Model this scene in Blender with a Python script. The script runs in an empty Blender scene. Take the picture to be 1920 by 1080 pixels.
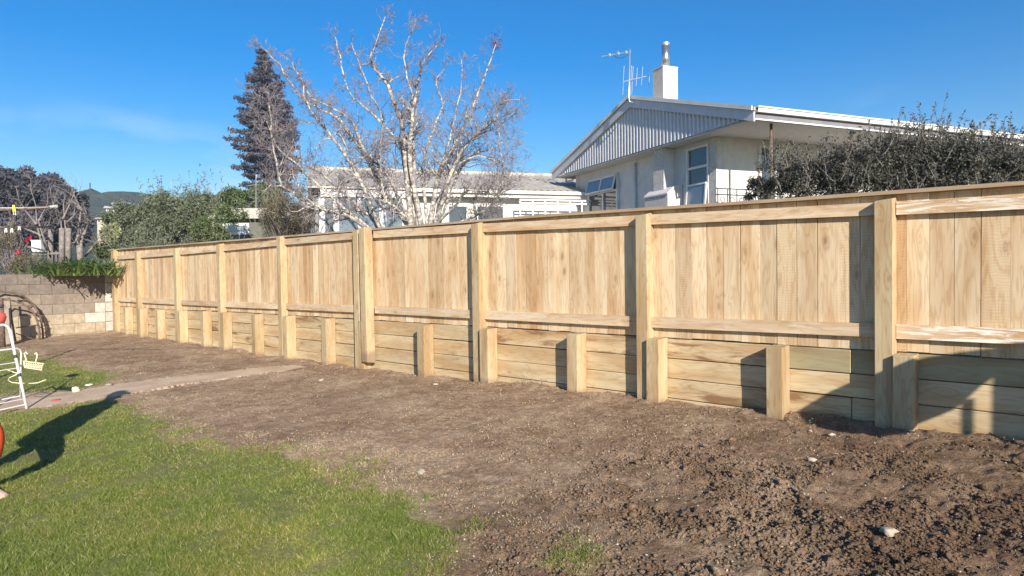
import bpy, math, random
import numpy as np
from mathutils import Vector, Matrix
rnd = random.Random(7); rng = np.random.default_rng(7)
S = bpy.context.scene
COL = S.collection
R = math.radians

# ------------------------------------------------------------------ camera
CAM = np.array((0.0, -5.8831, 1.3)); FW = np.array((-0.67598, 0.73649, -0.02533))
RT = np.array((0.7369, 0.67585, -0.01457)); UP = np.array((-0.00639, 0.02852, 0.99957))
cd = bpy.data.cameras.new('camera'); cam = bpy.data.objects.new('camera', cd); COL.objects.link(cam)
cam.matrix_world = Matrix(((RT[0], UP[0], -FW[0], CAM[0]), (RT[1], UP[1], -FW[1], CAM[1]), (RT[2], UP[2], -FW[2], CAM[2]), (0, 0, 0, 1)))
cd.sensor_width = 36; cd.lens = 1250 / 1920 * 36; cd.clip_end = 5000; cd.clip_start = .05
S.camera = cam

# ------------------------------------------------------------------ sky and sun
SUN_AZ, SUN_EL = 59.5, 22.8          # azimuth measured from -Y (out of the fence) towards +X
to_sun = Vector((math.sin(R(SUN_AZ)) * math.cos(R(SUN_EL)), -math.cos(R(SUN_AZ)) * math.cos(R(SUN_EL)), math.sin(R(SUN_EL))))
W = bpy.data.worlds.new("World"); S.world = W; W.use_nodes = True
wn = W.node_tree; bg = wn.nodes['Background']
sky = wn.nodes.new('ShaderNodeTexSky'); sky.sky_type = 'NISHITA'; sky.sun_disc = False
sky.sun_elevation = R(SUN_EL); sky.sun_rotation = R(180 - SUN_AZ)
sky.air_density = 1.0; sky.dust_density = 0.15; sky.ozone_density = 3.0; sky.altitude = 0
hsv = wn.nodes.new('ShaderNodeHueSaturation'); hsv.inputs['Saturation'].default_value = 1.5; hsv.inputs['Hue'].default_value = .506; wn.links.new(sky.outputs[0], hsv.inputs['Color'])
# thin low cloud wisps, all round the horizon
tcw = wn.nodes.new('ShaderNodeTexCoord'); mpw = wn.nodes.new('ShaderNodeMapping'); mpw.inputs['Scale'].default_value = (3.2, 3.2, 11); wn.links.new(tcw.outputs['Generated'], mpw.inputs['Vector'])
nzw = wn.nodes.new('ShaderNodeTexNoise'); nzw.inputs['Scale'].default_value = 1.7; nzw.inputs['Detail'].default_value = 6; nzw.inputs['Roughness'].default_value = .55; wn.links.new(mpw.outputs[0], nzw.inputs['Vector'])
rpw = wn.nodes.new('ShaderNodeValToRGB'); rpw.color_ramp.elements[0].position = .53; rpw.color_ramp.elements[0].color = (0, 0, 0, 1); rpw.color_ramp.elements[1].position = .72; rpw.color_ramp.elements[1].color = (.5, .5, .5, 1); wn.links.new(nzw.outputs['Fac'], rpw.inputs[0])
sxw = wn.nodes.new('ShaderNodeSeparateXYZ'); wn.links.new(tcw.outputs['Generated'], sxw.inputs[0])
mrw = wn.nodes.new('ShaderNodeMapRange'); mrw.inputs['From Min'].default_value = .06; mrw.inputs['From Max'].default_value = .24; mrw.inputs['To Min'].default_value = 1; mrw.inputs['To Max'].default_value = 0; wn.links.new(sxw.outputs['Z'], mrw.inputs['Value'])
mmw = wn.nodes.new('ShaderNodeMath'); mmw.operation = 'MULTIPLY'; wn.links.new(rpw.outputs[0], mmw.inputs[0]); wn.links.new(mrw.outputs[0], mmw.inputs[1])
mxw = wn.nodes.new('ShaderNodeMixRGB'); wn.links.new(mmw.outputs[0], mxw.inputs['Fac']); wn.links.new(hsv.outputs[0], mxw.inputs['Color1']); mxw.inputs['Color2'].default_value = (7.5, 8.2, 9.0, 1)
wn.links.new(mxw.outputs[0], bg.inputs[0]); bg.inputs[1].default_value = 0.087
sl = bpy.data.lights.new('sun', 'SUN'); sl.energy = 5.0; sl.angle = R(.5); sl.color = (1.0, .91, .79)
so = bpy.data.objects.new('sun', sl); COL.objects.link(so)
so.rotation_euler = to_sun.to_track_quat('Z', 'Y').to_euler(); so.location = (6, -6, 8)
S.view_settings.view_transform = 'Standard'; S.view_settings.look = 'None'
S.view_settings.exposure = 0.84; S.view_settings.gamma = 1; S.view_settings.use_curve_mapping = False

# ------------------------------------------------------------------ helpers
def ray(x, y): return FW + RT * ((x - 960) / 1250) + UP * ((540 - y) / 1250)
def at(x, y, depth): return CAM + ray(x, y) * depth      # a point this many metres down the view
ORG = {}
def tag(o, label=None, cat=None, group=None, kind=None):
    if label: o['label'] = label
    if cat: o['category'] = cat
    if group: o['group'] = group
    if kind: o['kind'] = kind
    return o
def thing(name, label, cat, loc=(0, 0, 0), rotz=0, group=None, local=False):
    o = bpy.data.objects.new(name, None); COL.objects.link(o); o.location = loc; o.rotation_euler = (0, 0, rotz)
    o.empty_display_size = .2
    ORG[o] = Vector((0, 0, 0)) if local else Vector(loc)
    return tag(o, label, cat, group)
class MB:
    def __init__(s): s.v = []; s.f = []; s.mi = []
    def add(s, vs, fs, mi=0):
        b = len(s.v); s.v += [tuple(map(float, p)) for p in vs]; s.f += [tuple(b + i for i in f) for f in fs]; s.mi += [mi] * len(fs); return s
    def box(s, lo, hi, mi=0):
        x0, y0, z0 = lo; x1, y1, z1 = hi
        return s.add([(x0, y0, z0), (x1, y0, z0), (x1, y1, z0), (x0, y1, z0), (x0, y0, z1), (x1, y0, z1), (x1, y1, z1), (x0, y1, z1)],
                     [(0, 3, 2, 1), (4, 5, 6, 7), (0, 1, 5, 4), (1, 2, 6, 5), (2, 3, 7, 6), (3, 0, 4, 7)], mi)
    def bar(s, a, b, w, h, mi=0, up=(0, 0, 1)):     # straight bar, section w x h
        a = Vector(a); b = Vector(b); d = (b - a).normalized(); u = Vector(up)
        if abs(d.dot(u)) > .98: u = Vector((0, 1, 0))
        x = d.cross(u).normalized() * (w / 2); y = x.cross(d).normalized() * (h / 2)
        vs = [a - x - y, a + x - y, a + x + y, a - x + y, b - x - y, b + x - y, b + x + y, b - x + y]
        return s.add(vs, [(0, 1, 2, 3), (4, 7, 6, 5), (0, 4, 5, 1), (1, 5, 6, 2), (2, 6, 7, 3), (3, 7, 4, 0)], mi)
    def tube(s, pts, rad, n=6, mi=0, cap=True):
        pts = [Vector(p) for p in pts]; k = len(pts)
        if not hasattr(rad, '__len__'): rad = [rad] * k
        vs = []; u = None
        for i, p in enumerate(pts):
            d = (pts[min(i + 1, k - 1)] - pts[max(i - 1, 0)])
            d = d.normalized() if d.length > 1e-9 else Vector((0, 0, 1))
            if u is None: u = d.orthogonal().normalized()
            u = (u - d * u.dot(d)); u = u.normalized() if u.length > 1e-6 else d.orthogonal().normalized()
            w = d.cross(u)
            for j in range(n):
                t = 2 * math.pi * j / n; vs.append(p + (u * math.cos(t) + w * math.sin(t)) * rad[i])
        fs = [(i * n + j, i * n + (j + 1) % n, (i + 1) * n + (j + 1) % n, (i + 1) * n + j) for i in range(k - 1) for j in range(n)]
        if cap: fs += [tuple(range(n - 1, -1, -1)), tuple((k - 1) * n + j for j in range(n))]
        return s.add(vs, fs, mi)
    def prism(s, poly, a, b, axis=1, mi=0):          # polygon of 2-D points swept along an axis
        def p3(q, t):
            r = list(q); r.insert(axis, t); return tuple(r)
        n = len(poly); vs = [p3(q, a) for q in poly] + [p3(q, b) for q in poly]
        fs = [tuple(range(n)), tuple(range(2 * n - 1, n - 1, -1))] + [(i, n + i, n + (i + 1) % n, (i + 1) % n) for i in range(n)]
        return s.add(vs, fs, mi)
def raw(name, V, F, mats, parent=None, mi=None, smooth=False, org=None):
    me = bpy.data.meshes.new(name)
    if isinstance(V, np.ndarray):
        nv = len(V); k = F.shape[1]; nf = len(F)
        me.vertices.add(nv); me.vertices.foreach_set('co', np.ascontiguousarray(V, dtype=np.float32).ravel())
        me.loops.add(nf * k); me.loops.foreach_set('vertex_index', np.ascontiguousarray(F, dtype=np.int32).ravel())
        me.polygons.add(nf); me.polygons.foreach_set('loop_start', np.arange(0, nf * k, k, dtype=np.int32))
        me.polygons.foreach_set('loop_total', np.full(nf, k, dtype=np.int32))
        me.update(calc_edges=True)
    else:
        me.from_pydata(V, [], F)
    for m in (mats if isinstance(mats, (list, tuple)) else [mats]): me.materials.append(m)
    if mi is not None: me.polygons.foreach_set('material_index', np.array(mi, dtype=np.int32))
    if smooth: me.polygons.foreach_set('use_smooth', np.ones(len(me.polygons), dtype=bool))
    me.update()
    o = bpy.data.objects.new(name, me); COL.objects.link(o)
    if parent is not None: o.parent = parent
    return o
def part(name, mb, mats, parent=None, smooth=False, label=None, fix=False):
    V = np.array(mb.v); org = (V.min(0) + V.max(0)) / 2; org[2] = V[:, 2].min()
    if fix and parent is None: pass
    o = raw(name, [tuple(p) for p in (V - org)], mb.f, mats, parent, mb.mi if any(mb.mi) else None, smooth)
    ORG[o] = Vector(org)
    o.location = Vector(org) - (ORG[parent] if parent is not None else Vector((0, 0, 0)))
    if fix:
        import bmesh
        bm = bmesh.new(); bm.from_mesh(o.data); bmesh.ops.recalc_face_normals(bm, faces=bm.faces); bm.to_mesh(o.data); bm.free()
    if label: o['label'] = label
    return o
def bevel(o, w=.006, seg=1):
    m = o.modifiers.new('edge', 'BEVEL'); m.width = w; m.segments = seg; m.limit_method = 'ANGLE'; return o
# value noise in numpy
_L = rng.random((256, 256))
def vn(x, y, s=1.0, o=0):
    x = np.asarray(x) * s + o * 17.3; y = np.asarray(y) * s + o * 31.7
    xi = np.floor(x).astype(int); yi = np.floor(y).astype(int); fx = x - xi; fy = y - yi
    fx = fx * fx * (3 - 2 * fx); fy = fy * fy * (3 - 2 * fy)
    g = lambda a, b: _L[a & 255, b & 255]
    return (g(xi, yi) * (1 - fx) * (1 - fy) + g(xi + 1, yi) * fx * (1 - fy) + g(xi, yi + 1) * (1 - fx) * fy + g(xi + 1, yi + 1) * fx * fy) - .5
def fbm(x, y, s, n=4, o=0, g=.5):
    t = 0; a = 1.0
    for i in range(n): t = t + vn(x, y, s * 2 ** i, o + i) * a; a *= g
    return t
def sdpoly(x, y, P):                                  # signed distance, positive inside
    P = np.array(P); d = np.full(x.shape, 1e9); ins = np.zeros(x.shape, bool)
    for i in range(len(P)):
        a = P[i]; b = P[(i + 1) % len(P)]; e = b - a; wx = x - a[0]; wy = y - a[1]
        t = np.clip((wx * e[0] + wy * e[1]) / (e @ e), 0, 1)
        d = np.minimum(d, (wx - e[0] * t) ** 2 + (wy - e[1] * t) ** 2)
        c = ((a[1] > y) != (b[1] > y)) & (x < (b[0] - a[0]) * (y - a[1]) / (b[1] - a[1] + 1e-12) + a[0]); ins ^= c
    return np.where(ins, 1, -1) * np.sqrt(d)

# ------------------------------------------------------------------ materials
class N:
    def __init__(s, name, rough=.8, spec=.3):
        s.m = bpy.data.materials.new(name); s.m.use_nodes = True; s.t = s.m.node_tree
        s.b = s.t.nodes['Principled BSDF']; s.b.inputs['Roughness'].default_value = rough; s.b.inputs['Specular IOR Level'].default_value = spec
    def n(s, typ, **kw):
        o = s.t.nodes.new('ShaderNode' + typ)
        for k, v in kw.items():
            if k in o.inputs: s.set(o, k, v)
            else: setattr(o, k, v)
        return o
    def set(s, o, k, v):
        if isinstance(v, bpy.types.NodeSocket): s.t.links.new(v, o.inputs[k])
        else: o.inputs[k].default_value = v
    def link(s, a, b): s.t.links.new(a, b)
    def coords(s, scale=(1, 1, 1), rand=False, kind='Object'):
        tc = s.n('TexCoord'); c = tc.outputs[kind]
        if rand:
            oi = s.n('ObjectInfo'); w = s.n('VectorMath', operation='SCALE'); s.link(oi.outputs['Random'], w.inputs['Scale']); w.inputs[0].default_value = (37, 53, 71)
            a = s.n('VectorMath', operation='ADD'); s.link(c, a.inputs[0]); s.link(w.outputs[0], a.inputs[1]); c = a.outputs[0]
        mp = s.n('Mapping'); s.link(c, mp.inputs['Vector']); mp.inputs['Scale'].default_value = scale
        return mp.outputs[0]
    def noise(s, vec, scale, detail=4, rough=.55, dist=0):
        o = s.n('TexNoise'); s.link(vec, o.inputs['Vector']); o.inputs['Scale'].default_value = scale; o.inputs['Detail'].default_value = detail
        o.inputs['Roughness'].default_value = rough; o.inputs['Distortion'].default_value = dist; return o.outputs['Fac']
    def ramp(s, fac, stops):
        r = s.n('ValToRGB'); s.link(fac, r.inputs[0]); e = r.color_ramp.elements
        while len(e) < len(stops): e.new(.5)
        for i, (p, c) in enumerate(stops):
            e[i].position = p; e[i].color = (*c, 1) if hasattr(c, '__len__') else (c, c, c, 1)
        return r.outputs[0]
    def mix(s, fac, a, b, mode='MIX'):
        o = s.n('MixRGB', blend_type=mode)
        for k, v in (('Fac', fac), ('Color1', a), ('Color2', b)):
            if isinstance(v, bpy.types.NodeSocket): s.link(v, o.inputs[k])
            elif k == 'Fac': o.inputs[k].default_value = v
            else: o.inputs[k].default_value = (*v, 1)
        return o.outputs[0]
    def math(s, op, a, b=0.0):
        o = s.n('Math', operation=op)
        for i, v in enumerate((a, b)):
            if isinstance(v, bpy.types.NodeSocket): s.link(v, o.inputs[i])
            else: o.inputs[i].default_value = v
        return o.outputs[0]
    def base(s, c):
        if isinstance(c, bpy.types.NodeSocket): s.link(c, s.b.inputs['Base Color'])
        else: s.b.inputs['Base Color'].default_value = (*c, 1)
        return s
    def bump(s, h, strength=.3, dist=.01):
        o = s.n('Bump'); o.inputs['Strength'].default_value = strength; o.inputs['Distance'].default_value = dist
        s.link(h, o.inputs['Height']); s.link(o.outputs[0], s.b.inputs['Normal']); return s

def plain(name, c, rough=.6, var=.12, scale=6, bump=.0, metal=0, spec=.3, bscale=60, bdist=.004):
    m = N(name, rough, spec); v = m.coords(rand=True); f = m.noise(v, scale, 5)
    lo = tuple(x * (1 - var * 1.6) for x in c); hi = tuple(min(1, x * (1 + var)) for x in c)
    m.base(m.ramp(f, [(.3, lo), (.7, hi)])); m.b.inputs['Metallic'].default_value = metal
    if bump: m.bump(m.noise(v, bscale, 4), bump, bdist)
    return m.m

def wood(name, tints, axis=2, grain=.25, knots=.8, stain=0, stain_c=(.22, .13, .06), white=0, saw=0, rough=.75, kd=3.0, dirt=False):
    """sawn pine: per-piece tint, long grain, cathedral rings, knots; axis is the grain direction"""
    m = N(name, rough, .25)
    def sc(across, along):
        v = [across] * 3; v[axis] = along; return tuple(v)
    oi = m.n('ObjectInfo'); rn = oi.outputs['Random']
    k = len(tints); base = m.ramp(rn, [((i + .5) / k, t) for i, t in enumerate(tints)])
    # knots: flattened voronoi
    kv0 = m.coords(sc(kd, kd * .42), rand=True); kse = m.n('SeparateXYZ'); m.link(kv0, kse.inputs[0]); kco = m.n('CombineXYZ'); m.link(kse.outputs['X'], kco.inputs['X']); m.link(kse.outputs['Z'], kco.inputs['Y']); vo = m.n('TexVoronoi', voronoi_dimensions='2D'); m.link(kco.outputs[0], vo.inputs['Vector']); vo.inputs['Scale'].default_value = 1.0
    vo.inputs['Randomness'].default_value = 1.0
    kdist = vo.outputs['Distance']
    wob = m.noise(m.coords(sc(9, 1.1), rand=True), 1.0, 3, .6)
    # rings bend round the knots
    ph = m.math('ADD', m.math('MULTIPLY', wob, 5.0), m.math('MULTIPLY', m.math('DIVIDE', .12, m.math('ADD', kdist, .12)), 2.0))
    rings = m.math('SINE', m.math('MULTIPLY', ph, 9.0))
    rr = m.ramp(m.math('ADD', m.math('MULTIPLY', rings, .5), .5), [(.35, .0), (.8, .35), (.97, 1.)])
    fine = m.noise(m.coords(sc(190, 3.5), rand=True), 1.0, 3, .65)
    broad = m.noise(m.coords(sc(7, .9), rand=True), 1.0, 3, .5)
    dark = tuple(x * .62 for x in (1.0, .84, .66))
    c = m.mix(m.math('MULTIPLY', rr, grain), base, m.mix(1.0, base, (.74, .60, .46), 'MULTIPLY'))
    c = m.mix(m.math('MULTIPLY', m.ramp(fine, [(.35, 0.), (.75, 1.)]), .30), c, m.mix(1.0, c, (.72, .62, .50), 'MULTIPLY'))
    c = m.mix(m.math('MULTIPLY', m.ramp(broad, [(.44, 0.), (.62, 1.)]), .62), c, m.mix(1.0, c, (.74, .56, .40), 'MULTIPLY'))
    if stain:
        sn = m.noise(m.coords(sc(9, 1.3), rand=True), 1.0, 5, .62, .6)
        c = m.mix(m.math('MULTIPLY', m.ramp(sn, [(.49, 0.), (.60, 1.)]), stain), c, stain_c)
    if saw:
        wv = m.n('TexWave', wave_type='BANDS', bands_direction='XYZ'[axis]); m.link(m.coords(sc(1.2, 1), rand=True), wv.inputs['Vector'])
        wv.inputs['Scale'].default_value = 14; wv.inputs['Distortion'].default_value = 6; wv.inputs['Detail'].default_value = 2
        sel = m.ramp(m.math('FRACT', m.math('MULTIPLY', rn, 7.31)), [(.70, 0.), (.74, 1.)])
        c = m.mix(m.math('MULTIPLY', m.math('MULTIPLY', wv.outputs['Fac'], sel), saw), c, m.mix(1.0, c, (.62, .50, .38), 'MULTIPLY'))
    kf = m.ramp(kdist, [(.0, 1.), (.045, .9), (.075, .35), (.22, 0.)])
    kg = m.n('SeparateColor'); m.link(vo.outputs['Color'], kg.inputs[0]); gate = m.ramp(kg.outputs[0], [(.48, 0.), (.52, .5), (1., 1.)])
    c = m.mix(m.math('MULTIPLY', m.math('MULTIPLY', kf, gate), knots * .8), c, (.25, .135, .065))
    if white:
        wn_ = m.noise(m.coords(sc(26, 2.6), rand=True), 1.0, 6, .72, .8)
        c = m.mix(m.math('MULTIPLY', m.ramp(wn_, [(.48, 0.), (.58, 1.)]), white), c, (.80, .76, .67))
    if dirt:
        oz = m.n('SeparateXYZ'); tcz = m.n('TexCoord'); m.link(tcz.outputs['Object'], oz.inputs[0]); zn = m.math('ADD', oz.outputs['Z'], m.math('MULTIPLY', m.noise(m.coords((14, 14, 14), rand=True), 1.0, 5, .7), .16)); c = m.mix(m.math('MULTIPLY', m.ramp(m.math('MULTIPLY', zn, 2.0), [(.42, 1.), (.56, 0.)]), .75), c, (.24, .165, .11))
    hs = m.n('HueSaturation'); hs.inputs['Saturation'].default_value = 1.0
    m.link(m.math('ADD', m.math('MULTIPLY', m.math('FRACT', m.math('MULTIPLY', rn, 13.7)), .22), .89), hs.inputs['Value']); m.link(c, hs.inputs['Color'])
    m.base(hs.outputs[0])
    m.bump(m.math('ADD', fine, m.math('MULTIPLY', rr, .5)), .28, .0025)
    return m.m

M = {}
M['paling'] = wood('sawn_pine_paling', [(.67, .54, .36), (.63, .495, .32), (.70, .575, .395), (.65, .52, .34), (.71, .59, .41), (.59, .435, .265), (.67, .53, .35), (.65, .50, .32), (.56, .40, .235), (.69, .56, .38), (.64, .50, .33)], 2, .48, 1.0, saw=.22, kd=4.0)
M['post'] = wood('treated_pine_post', [(.47, .38, .235), (.44, .355, .215), (.49, .40, .25)], 2, .5, 1., kd=4.6, dirt=True)
M['rail'] = wood('pine_rail', [(.58, .45, .295), (.54, .41, .265), (.61, .48, .32)], 0, .38, .95, white=.22, kd=4.2)
M['rail_white'] = wood('chalky_pine_rail', [(.56, .41, .26), (.53, .37, .22)], 0, .3, .7, white=.85, kd=3.4)
M['sleeper'] = wood('treated_pine_sleeper', [(.57, .465, .29), (.54, .435, .27), (.60, .49, .31)], 0, .45, .95, stain=.3, stain_c=(.36, .25, .14), kd=4.2)
M['sleeper_stained'] = wood('brown_stained_sleeper', [(.54, .43, .27), (.57, .455, .28)], 0, .45, .95, stain=.95, stain_c=(.23, .13, .06), kd=4.2)
M['sleeper_green'] = wood('green_tinged_sleeper', [(.38, .33, .20), (.40, .35, .21)], 0, .3, .6, kd=3.4)
M['cap'] = wood('grey_brown_capping', [(.42, .34, .24), (.39, .31, .215)], 0, .2, .3, kd=2.6)
M['white'] = plain('white_paint', (.72, .71, .69), .45, .08, scale=2.5)
M['trim'] = plain('pale_trim_paint', (.58, .585, .63), .5, .05)
M['wall_white'] = plain('white_weatherboard_paint', (.74, .72, .68), .7, .06)
M['cream_wall'] = plain('cream_plaster', (.64, .62, .595), .8, .06, bump=.15)
M['stucco'] = plain('rough_cast_stucco', (.60, .57, .54), .9, .15, scale=30, bump=1.0, bscale=38, bdist=.03)
M['clad'] = plain('pale_grey_cladding', (.62, .61, .63), .5, .05)
M['soffit'] = plain('grey_soffit_paint', (.58, .57, .57), .8, .06)
M['roof_iron'] = plain('weathered_roof_iron', (.46, .42, .355), .55, .16, scale=2.5)
M['steel'] = plain('stainless_flue', (.62, .62, .62), .28, .1, metal=.9)
M['alu'] = plain('aluminium_tube', (.60, .62, .66), .35, .1, metal=.7)
M['rusty'] = plain('rusty_iron', (.16, .11, .085), .8, .35, scale=20, bump=.3)
M['dark_iron'] = plain('dark_iron', (.05, .05, .055), .6, .2)
M['airer'] = plain('white_coated_tube', (.82, .80, .78), .4, .06)
M['cream_plastic'] = plain('cream_plastic', (.78, .72, .50), .45, .06)
M['red_plastic'] = plain('coral_red_plastic', (.65, .12, .09), .4, .08)
M['yellow'] = plain('yellow_plastic', (.85, .80, .06), .4, .05)
M['grey_plastic'] = plain('grey_plastic', (.50, .50, .50), .5, .1)
M['concrete'] = plain('weathered_concrete', (.42, .38, .33), .9, .25, scale=9, bump=.4)
M['stone'] = plain('pale_stone', (.42, .36, .29), .85, .2, scale=25, bump=.5)
M['orange'] = plain('orange_work_cloth', (.62, .085, .02), .85, .18, scale=14, bump=.3, bscale=90)
M['navy'] = plain('navy_cloth', (.03, .04, .08), .9, .2)
M['skin'] = plain('skin', (.55, .34, .25), .55, .06)
M['shoe'] = plain('tan_boot_leather', (.50, .36, .26), .7, .15)
M['black'] = plain('black_rubber', (.02, .02, .02), .7, .1)
M['yellow_machine'] = plain('yellow_machine_paint', (.65, .38, .04), .45, .1)
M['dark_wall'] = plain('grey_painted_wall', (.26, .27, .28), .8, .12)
def glass(name, c):
    m = N(name, .06, .9); m.base(m.ramp(m.noise(m.coords(rand=True), 1.2, 3), [(.3, tuple(x * .7 for x in c)), (.7, c)])); return m.m
M['glass'] = glass('window_glass', (.055, .07, .085))
M['glass_pale'] = glass('curtained_glass', (.20, .25, .30))
def bark(name, lo, hi, scale=14, patch=None):
    m = N(name, .9, .15); v = m.coords(kind='Object'); c = m.ramp(m.noise(v, scale, 6, .65), [(.35, lo), (.62, hi)])
    if patch: c = m.mix(m.ramp(m.noise(v, scale * .8, 4, .6), [(.50, 0.), (.57, 1.)]), c, patch)
    m.base(c); m.bump(m.noise(v, scale * 3, 4), .5, .01); return m.m
M['lichen_bark'] = bark('lichen_bark', (.12, .10, .11), (.38, .35, .32), 20, (.56, .53, .44))
M['twig'] = bark('purple_brown_twig', (.13, .11, .13), (.36, .31, .31), 12)
M['grey_bark'] = bark('grey_bark', (.14, .12, .11), (.29, .26, .23), 12)
M['dark_bark'] = bark('dark_bark', (.06, .045, .035), (.14, .11, .09), 8)
def leafm(name, cols, trans=.25, rough=.6, spec=.3):
    m = N(name, rough, spec); g = m.n('NewGeometry')
    k = len(cols); c = m.ramp(g.outputs['Random Per Island'], [((i + .5) / k, t) for i, t in enumerate(cols)])
    f = m.noise(m.coords(kind='Object'), .9, 3); c = m.mix(m.ramp(f, [(.4, 0.), (.65, .5)]), c, m.mix(1.0, c, (.55, .62, .5), 'MULTIPLY'))
    m.base(c)
    if trans:
        tr = m.n('BsdfTranslucent'); m.link(c, tr.inputs['Color']); mx = m.n('MixShader'); mx.inputs[0].default_value = trans
        m.link(m.b.outputs[0], mx.inputs[1]); m.link(tr.outputs[0], mx.inputs[2]); m.link(mx.outputs[0], m.t.nodes['Material Output'].inputs[0])
    return m.m
M['bush_leaf'] = leafm('dusty_dark_leaf', [(.08, .08, .065), (.12, .115, .095), (.17, .16, .135), (.065, .07, .052)], .15)
M['conifer_leaf'] = leafm('dark_conifer_needles', [(.05, .056, .086), (.066, .07, .10), (.09, .084, .10)], .05)  # blue cast of the backlight is mixed into the needle colours
M['tree_leaf'] = leafm('dark_evergreen_leaf', [(.05, .054, .078), (.065, .068, .092), (.085, .08, .10)], .05)  # bluish backlit haze is put into these leaf colours
M['wattle_leaf'] = leafm('grey_green_leaf', [(.13, .155, .09), (.18, .20, .125), (.24, .255, .17), (.105, .13, .07)], .2)
M['green_leaf'] = leafm('mid_green_leaf', [(.08, .12, .04), (.12, .16, .06), (.17, .20, .08)], .2)
M['brown_leaf'] = leafm('brown_twiggy_leaf', [(.13, .10, .065), (.19, .15, .095), (.12, .12, .055), (.23, .19, .13)], .15)
M['strap_leaf'] = leafm('glossy_strap_leaf', [(.10, .17, .03), (.15, .23, .05), (.24, .32, .10), (.07, .12, .03)], .3, .4, .5)
M['cream_leaf'] = leafm('pale_variegated_leaf', [(.30, .32, .16), (.22, .26, .10), (.42, .42, .26)], .2)
M['red_petal'] = leafm('red_petal', [(.60, .01, .03), (.75, .03, .06)], .2)
M['purple_leaf'] = leafm('purple_leaf', [(.12, .04, .14), (.20, .08, .20)], .2)

# ------------------------------------------------------------------ ground heights
BX = [-25, -9.4, -7, -5.8, -3.5, -1.3, 2]; BZ = [-.155, -.155, -.11, -.06, -.02, .01, .03]
def zflat(x, y): return np.interp(x, BX, BZ) - .035 * np.maximum(0, -np.asarray(y) - .8)
LAWN1 = [(-9.5, -3.1), (-8.94, -3.04), (-7.64, -3.19), (-6.92, -3.3), (-5.69, -3.33), (-5.14, -3.27), (-4.73, -3.21), (-4.28, -3.13), (-3.81, -3.18), (-3.36, -3.25),
         (-2.92, -3.33), (-2.64, -3.5), (-2.3, -3.85), (-2.1, -4.3), (-1.9, -9.5), (-9.8, -9.5), (-9.78, -4.21), (-9.56, -3.84), (-9.5, -3.46)]
LAWN2 = [(-10.9, -2.62), (-11.6, -2.42), (-12.38, -2.41), (-13.57, -2.49), (-15.4, -2.55), (-17, -2.62), (-19.5, -2.85), (-19.5, -9.5), (-11, -9.5), (-10.92, -4.01), (-10.56, -3.26), (-10.5, -2.83)]
PATH = [(-10.95, -9.5), (-10.92, -4.01), (-10.54, -3.26), (-10.47, -2.5), (-10.3, -1.8), (-10.0, -1.), (-9.75, -.35), (-9.2, -.4), (-9.3, -.96), (-9.49, -1.6), (-9.6, -2.27), (-9.49, -3.),
        (-9.56, -3.84), (-9.78, -4.21), (-9.8, -9.5)]
def masks(x, y):
    n = fbm(x, y, 2.2, 4, 3) * .32; n2 = fbm(x, y, 9, 3, 9) * .08
    l1 = sdpoly(x, y, LAWN1) + n * np.clip((x + 9.2) / 1.0, 0, 1) + n2; l2 = sdpoly(x, y, LAWN2) + n * .7 * np.clip((-10.7 - x) * 2, 0, 1) + n2 * .5
    lawn = np.maximum(l1, l2)
    path = sdpoly(x, y, PATH) + n2 * 1.1 - .05 * np.clip((y + 1.6) / 1.2, 0, 1) + n * .25 * np.clip((y + 3.4) / 2, 0, 1)
    patch = .24 - np.hypot((x + 1.95), (y + 3.38)) + n * .5
    return lawn, path, patch
def rough_amt(x, y):                                   # dug-over soil gets rougher to the right
    a = np.clip((x + 4.6) / 3.0, 0, 1); b = np.clip(1 - np.hypot((x + 1.0) / 2.2, (y + 1.9) / 1.7), 0, 1)
    return .10 + .9 * np.maximum(a * .45, np.clip(b * 1.8, 0, 1)) + np.clip(1 - np.hypot((x + .6) / 1.6, (y + .35) / .35), 0, 1) * .5
def height(x, y):
    lawn, path, patch = masks(x, y)
    ra = rough_amt(x, y) * np.clip(.55 - lawn * 4, 0, 1) * np.clip(1 - path * 8, 0, 1)
    clod = fbm(x, y, 3.0, 3, 20, .55) * .05 + fbm(x, y, 15, 3, 31, .7) * .026 + np.abs(fbm(x, y, 24, 2, 40)) * .022
    fur = .035 * np.clip(1 - np.hypot((x + .4) / 1.6, (y + .45) / .4), 0, 1)
    z = zflat(x, y) + ra * clod + fbm(x, y, 1.1, 3, 5) * .03 + fbm(x, y, 7, 3, 66) * .014 * np.clip(.6 - lawn * 3, 0, 1) + fbm(x, y, 20, 2, 60) * .010 + fur
    z += .085 * np.exp(-((y + .12) / .14) ** 2) * np.clip(vn(x, y, 2.9, 70) + fbm(x, y, 9, 3, 71) * .5 + .12, 0, 1)     # spill heaped against the wall
    z = np.where(path > 0, zflat(x, y) + fbm(x, y, .8, 2, 5) * .02 + .012, z)
    return z
xs = np.concatenate([np.arange(-19.78, -10, .09), np.arange(-10, -5, .04), np.arange(-5, .6, .0165), np.arange(.6, 4.01, .1)])
ys = np.concatenate([np.arange(-9.4, -5.2, .1), np.arange(-5.2, -.0, .0175), [0.0]])
GX, GY = np.meshgrid(xs, ys, indexing='ij'); GZ = height(GX, GY)
lawn, path, patch = masks((GX[:-1, :-1] + GX[1:, 1:]) / 2, (GY[:-1, :-1] + GY[1:, 1:]) / 2)
ny = len(ys); idx = np.arange(GX.size).reshape(GX.shape)
quads = np.stack([idx[:-1, :-1], idx[1:, :-1], idx[1:, 1:], idx[:-1, 1:]], -1)
VV = np.stack([GX, GY, GZ], -1).reshape(-1, 3)
def submesh(name, mask, mat):
    F = quads[mask]; u, inv = np.unique(F, return_inverse=True)
    return raw(name, VV[u], inv.reshape(F.shape), mat, smooth=True)
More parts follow.
